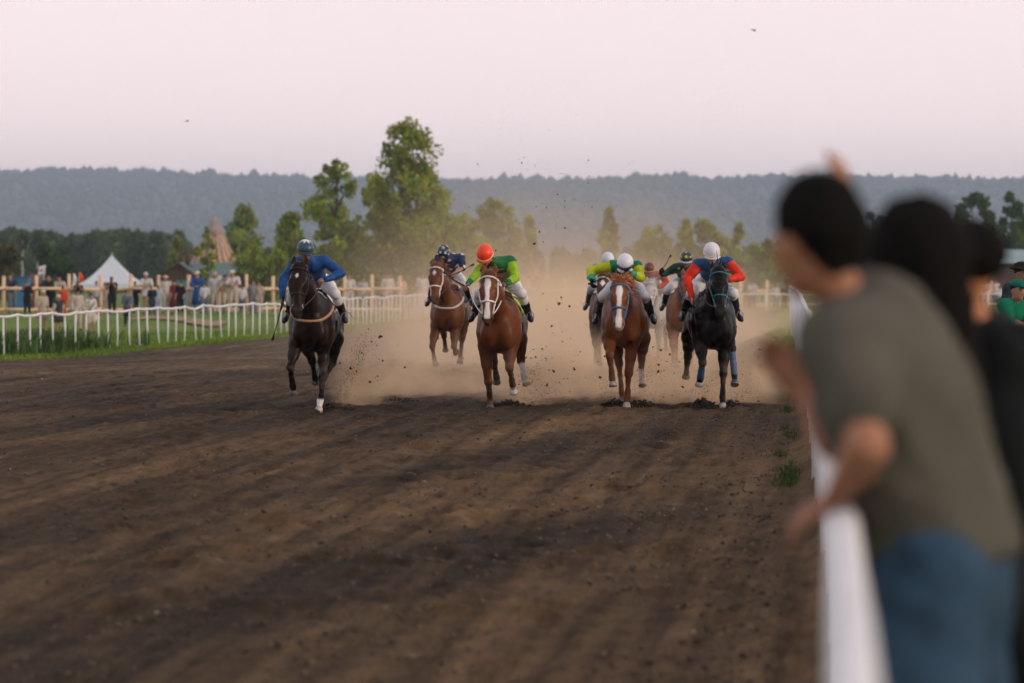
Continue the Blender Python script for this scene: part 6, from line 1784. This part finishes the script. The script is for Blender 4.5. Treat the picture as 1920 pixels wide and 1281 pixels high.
# ------------------------------------------------------------------ flying clods and shadow-dark heaps
r = np.random.default_rng(99)
Pl = []; Sl = []
def burst(x, y, D, n, sx, sy, smin_=0.006, smax=0.032, sd_=0.8):
    for _ in range(n):
        d = D + r.normal(0, sd_); xx = r.normal(x, sx); yy = r.normal(y, sy)
        z_ = pz(yy, d)
        if z_ < base_z(d) + 0.02: continue
        Pl.append((px(xx, d), d, z_)); Sl.append(min(0.045, smin_ + (smax - smin_) * r.random() ** 3.2))
burst(670, 690, 53, 46, 28, 34); burst(690, 640, 54, 26, 45, 30); burst(1000, 640, 55, 46, 50, 60); burst(985, 735, 53, 26, 22, 18)
burst(1000, 440, 56, 40, 45, 85, 0.006, 0.022); burst(1030, 270, 57, 26, 60, 75, 0.005, 0.02); burst(870, 230, 58, 6, 50, 40, 0.006, 0.018)
burst(1100, 600, 56, 46, 45, 60); burst(1240, 660, 55, 60, 22, 32); burst(1100, 380, 60, 26, 80, 60, 0.006, 0.02)
burst(1410, 690, 54, 22, 30, 45); burst(790, 660, 72, 24, 40, 30); burst(900, 690, 66, 20, 40, 30); burst(1290, 730, 54, 26, 30, 22); burst(1080, 700, 54, 34, 40, 30); burst(1480, 560, 54, 6, 30, 40)
def spray(x0, y0, x1, y1, D, n, w0, w1):
    """fine earth thrown along an arc from the hoof"""
    for _ in range(n):
        t_ = r.random() ** 0.8; d = D + r.normal(0, 0.18); w_ = w0 + (w1 - w0) * t_
        xx = x0 + (x1 - x0) * t_ + r.normal(0, w_); yy = y0 + (y1 - y0) * (1 - (1 - t_) ** 1.6) + r.normal(0, w_)
        z_ = pz(yy, d)
        if z_ < base_z(d) + 0.01: continue
        Pl.append((px(xx, d), d, z_)); Sl.append(0.0025 + 0.006 * r.random() ** 2.5)
spray(640, 768, 690, 640, 53, 1100, 7, 13); spray(630, 765, 665, 690, 52.6, 500, 8, 10)
spray(960, 768, 1000, 700, 53.2, 900, 9, 14); spray(985, 770, 1030, 735, 53.5, 500, 8, 14)
spray(1310, 765, 1330, 720, 53.4, 800, 12, 12); spray(1370, 765, 1410, 735, 53.5, 400, 8, 14); spray(1190, 760, 1225, 700, 53.8, 500, 8, 14); spray(1150, 762, 1135, 720, 53.8, 250, 7, 10)
spray(830, 700, 870, 660, 70, 400, 8, 12)
V, Fc = blobs(np.array(Pl), np.array(Sl), 100, 0.8)
me = new_mesh('dirt_clods', V, Fc); set_col(me, np.repeat(np.array((0.055, 0.037, 0.025))[None] * r.uniform(0.4, 1.8, (len(Pl), 1)), 6, 0))
tag(link('dirt', me, M_stone, shade=False), 'clods of earth flying up behind the hooves', kind='stuff')

# heaps of moist dug earth, their near-black colour standing for hoof contact shadows
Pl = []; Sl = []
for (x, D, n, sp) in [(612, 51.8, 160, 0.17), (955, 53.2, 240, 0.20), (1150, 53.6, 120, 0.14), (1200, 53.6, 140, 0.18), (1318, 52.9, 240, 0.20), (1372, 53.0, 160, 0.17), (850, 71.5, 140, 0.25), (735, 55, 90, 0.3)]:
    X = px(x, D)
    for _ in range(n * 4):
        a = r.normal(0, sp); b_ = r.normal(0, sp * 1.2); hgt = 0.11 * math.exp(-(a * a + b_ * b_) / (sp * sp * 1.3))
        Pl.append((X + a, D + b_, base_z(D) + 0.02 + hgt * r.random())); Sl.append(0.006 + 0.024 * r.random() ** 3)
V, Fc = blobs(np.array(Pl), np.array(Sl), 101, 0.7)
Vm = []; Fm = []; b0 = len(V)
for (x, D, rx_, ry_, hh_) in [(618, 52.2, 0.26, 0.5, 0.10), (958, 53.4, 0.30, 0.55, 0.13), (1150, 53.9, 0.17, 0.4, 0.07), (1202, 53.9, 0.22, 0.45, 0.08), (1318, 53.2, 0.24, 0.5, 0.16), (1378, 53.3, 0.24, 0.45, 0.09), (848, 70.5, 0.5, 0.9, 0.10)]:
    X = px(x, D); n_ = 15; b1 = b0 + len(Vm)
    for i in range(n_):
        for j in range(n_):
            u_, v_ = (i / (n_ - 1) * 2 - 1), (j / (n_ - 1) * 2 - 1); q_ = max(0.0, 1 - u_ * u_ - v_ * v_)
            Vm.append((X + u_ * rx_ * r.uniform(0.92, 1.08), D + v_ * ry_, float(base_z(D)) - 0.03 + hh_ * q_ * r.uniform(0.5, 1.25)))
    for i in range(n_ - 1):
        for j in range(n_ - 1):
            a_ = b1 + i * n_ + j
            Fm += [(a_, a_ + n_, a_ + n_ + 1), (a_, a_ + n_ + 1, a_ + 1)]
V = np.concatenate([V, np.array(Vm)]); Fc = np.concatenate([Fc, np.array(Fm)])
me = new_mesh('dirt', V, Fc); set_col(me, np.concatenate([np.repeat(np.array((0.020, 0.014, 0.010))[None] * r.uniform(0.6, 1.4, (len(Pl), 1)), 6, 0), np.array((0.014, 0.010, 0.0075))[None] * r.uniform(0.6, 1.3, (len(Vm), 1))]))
tag(link('dirt', me, M_stone, shade=False), 'loose earth heaped where the hooves dig in, coloured dark as their contact shadow', kind='stuff')

# ------------------------------------------------------------------ air and dust
def vol_mat(name, dens, col, aniso=0.2):
    m = bpy.data.materials.new(name); m.use_nodes = True
    nt = m.node_tree; nt.nodes.clear()
    o = nt.nodes.new('ShaderNodeOutputMaterial'); v = nt.nodes.new('ShaderNodeVolumePrincipled')
    v.inputs['Color'].default_value = (*col, 1); v.inputs['Density'].default_value = dens
    v.inputs['Anisotropy'].default_value = aniso
    nt.links.new(v.outputs[0], o.inputs['Volume'])
    return m, nt, v
def box_obj(name, lo, hi, mat):
    m = MB(); m.box([(a + b_) / 2 for a, b_ in zip(lo, hi)], [b_ - a for a, b_ in zip(lo, hi)])
    return m.build(name, mat)
hm, _, _ = vol_mat('evening_haze', 1.6e-4, (0.58, 0.69, 0.89), 0.0)
hz = box_obj('haze', (-2900, -60, -9.5), (2900, 7700, 168), hm)
tag(hz, 'thin blue evening haze over the whole valley', kind='stuff')

DUST = (0.98, 0.77, 0.55)
def dust(name, lo, hi, dens, label, nscale, cut0, gauss, top_soft=0.6, col=DUST, step=1.0, detail=3, distort=0.4):
    """dens falls off smoothly from a centre inside the box, broken up by noise; gauss = (cx, cy, cz, sx, sy, sz) in world units"""
    m, nt, v = vol_mat(name + '_air', 0, col, 0.0)
    n, l = nt.nodes, nt.links
    g = n.new('ShaderNodeNewGeometry')
    sb = n.new('ShaderNodeVectorMath'); sb.operation = 'SUBTRACT'; sb.inputs[1].default_value = gauss[:3]
    dv = n.new('ShaderNodeVectorMath'); dv.operation = 'DIVIDE'; dv.inputs[1].default_value = gauss[3:]
    ln = n.new('ShaderNodeVectorMath'); ln.operation = 'LENGTH'
    l.new(g.outputs['Position'], sb.inputs[0]); l.new(sb.outputs[0], dv.inputs[0]); l.new(dv.outputs[0], ln.inputs[0])
    fo = n.new('ShaderNodeMapRange'); fo.interpolation_type = 'SMOOTHERSTEP'
    fo.inputs['From Min'].default_value = 1.0; fo.inputs['From Max'].default_value = 0.0
    l.new(ln.outputs['Value'], fo.inputs['Value'])
    ns = n.new('ShaderNodeTexNoise'); ns.inputs['Scale'].default_value = nscale; ns.inputs['Detail'].default_value = detail; ns.inputs['Distortion'].default_value = distort
    l.new(g.outputs['Position'], ns.inputs['Vector'])
    nr = n.new('ShaderNodeMapRange'); nr.inputs['From Min'].default_value = cut0; nr.inputs['From Max'].default_value = 0.75
    nr.inputs['To Min'].default_value = 0.0; nr.inputs['To Max'].default_value = 1.0
    l.new(ns.outputs['Fac'], nr.inputs['Value'])
    mu = n.new('ShaderNodeMath'); mu.operation = 'MULTIPLY'; l.new(fo.outputs[0], mu.inputs[0]); l.new(nr.outputs[0], mu.inputs[1])
    m2 = n.new('ShaderNodeMath'); m2.operation = 'MULTIPLY'; m2.inputs[1].default_value = dens; l.new(mu.outputs[0], m2.inputs[0])
    l.new(m2.outputs[0], v.inputs['Density'])
    m.cycles.volume_step_rate = step
    o = box_obj(name, lo, hi, m)
    tag(o, label, kind='stuff')
    return o
# the wide bank of dust behind the field
dust('dust', (-9, 58, -1.0), (16, 152, 7.2), 0.085, 'wide thin veil of tan dust drifting up behind the field', 0.36, 0.36, (1.2, 105, -0.8, 9.5, 47, 6.5), step=0.8)
dust('dust', (-7.5, 59.0, -1.0), (13, 138, 2.7), 0.32, 'dense low bank of tan dust behind the galloping field', 0.55, 0.33, (2.0, 97, -0.7, 8.2, 38, 3.3), step=0.8)
# everything thrown up right behind the front row: billows (coarse) and torn spouts (fine) in one body of air
def front_dust():
    m, nt, v = vol_mat('hoof_dust_air', 0, (0.95, 0.72, 0.49), 0.0)
    n, l = nt.nodes, nt.links
    g = n.new('ShaderNodeNewGeometry')
    def blob(x, y, D, sx_, sy_, sz_, dn):
        X = px(x, D); Z = pz(y, D)
        sb = n.new('ShaderNodeVectorMath'); sb.operation = 'SUBTRACT'; sb.inputs[1].default_value = (X, D, Z)
        dv = n.new('ShaderNodeVectorMath'); dv.operation = 'DIVIDE'; dv.inputs[1].default_value = (sx_, sy_, sz_)
        ln = n.new('ShaderNodeVectorMath'); ln.operation = 'LENGTH'
        l.new(g.outputs['Position'], sb.inputs[0]); l.new(sb.outputs[0], dv.inputs[0]); l.new(dv.outputs[0], ln.inputs[0])
        fo = n.new('ShaderNodeMapRange'); fo.interpolation_type = 'SMOOTHERSTEP'
        fo.inputs['From Min'].default_value = 1.0; fo.inputs['From Max'].default_value = 0.0; fo.inputs['To Max'].default_value = dn
        l.new(ln.outputs['Value'], fo.inputs['Value'])
        return fo.outputs[0]
    def total(outs):
        a = outs[0]
        for b_ in outs[1:]:
            ad = n.new('ShaderNodeMath'); ad.operation = 'ADD'; l.new(a, ad.inputs[0]); l.new(b_, ad.inputs[1]); a = ad.outputs[0]
        return a
    def noise(scale, detail, distort, lo_, hi_):
        ns = n.new('ShaderNodeTexNoise'); ns.inputs['Scale'].default_value = scale; ns.inputs['Detail'].default_value = detail; ns.inputs['Distortion'].default_value = distort
        l.new(g.outputs['Position'], ns.inputs['Vector'])
        nr = n.new('ShaderNodeMapRange'); nr.inputs['From Min'].default_value = lo_; nr.inputs['From Max'].default_value = hi_
        l.new(ns.outputs['Fac'], nr.inputs['Value']); return nr.outputs[0]
    A = total([blob(*q) for q in [
        (1120, 740, 58.5, 4.6, 5.4, 1.15, 1.0),
        (676, 715, 53.6, 0.60, 0.7, 0.80, 5.0), (1000, 725, 54.2, 0.75, 0.8, 0.80, 5.0), (1060, 710, 56.0, 1.2, 1.4, 1.0, 2.2),
        (1255, 715, 55.0, 0.95, 1.1, 1.0, 2.6), (1405, 715, 54.6, 0.85, 1.0, 0.95, 3.2), (745, 715, 57.5, 1.3, 1.8, 0.8, 1.4), (1335, 745, 53.8, 0.6, 0.6, 0.55, 3.5)]])
    B = total([blob(*q) for q in [
        (674, 690, 53.2, 0.24, 0.35, 0.50, 40.0), (655, 735, 53.0, 0.25, 0.35, 0.30, 26.0), (985, 745, 53.3, 0.34, 0.35, 0.32, 34.0), (1325, 738, 53.3, 0.30, 0.35, 0.30, 32.0), (1222, 735, 53.8, 0.26, 0.35, 0.34, 20.0)]])
    mu1 = n.new('ShaderNodeMath'); mu1.operation = 'MULTIPLY'; l.new(A, mu1.inputs[0]); l.new(noise(1.9, 4, 1.0, 0.40, 0.72), mu1.inputs[1])
    mu2 = n.new('ShaderNodeMath'); mu2.operation = 'MULTIPLY'; l.new(B, mu2.inputs[0]); l.new(noise(6.5, 5, 1.2, 0.50, 0.75), mu2.inputs[1])
    l.new(total([mu1.outputs[0], mu2.outputs[0]]), v.inputs['Density'])
    m.cycles.volume_step_rate = 0.30
    o = box_obj('dust', (-4.2, 52.5, -0.25), (5.4, 64.2, 1.75), m)
    tag(o, 'billows and torn spouts of dust bursting from the front row of hooves', kind='stuff')
front_dust()
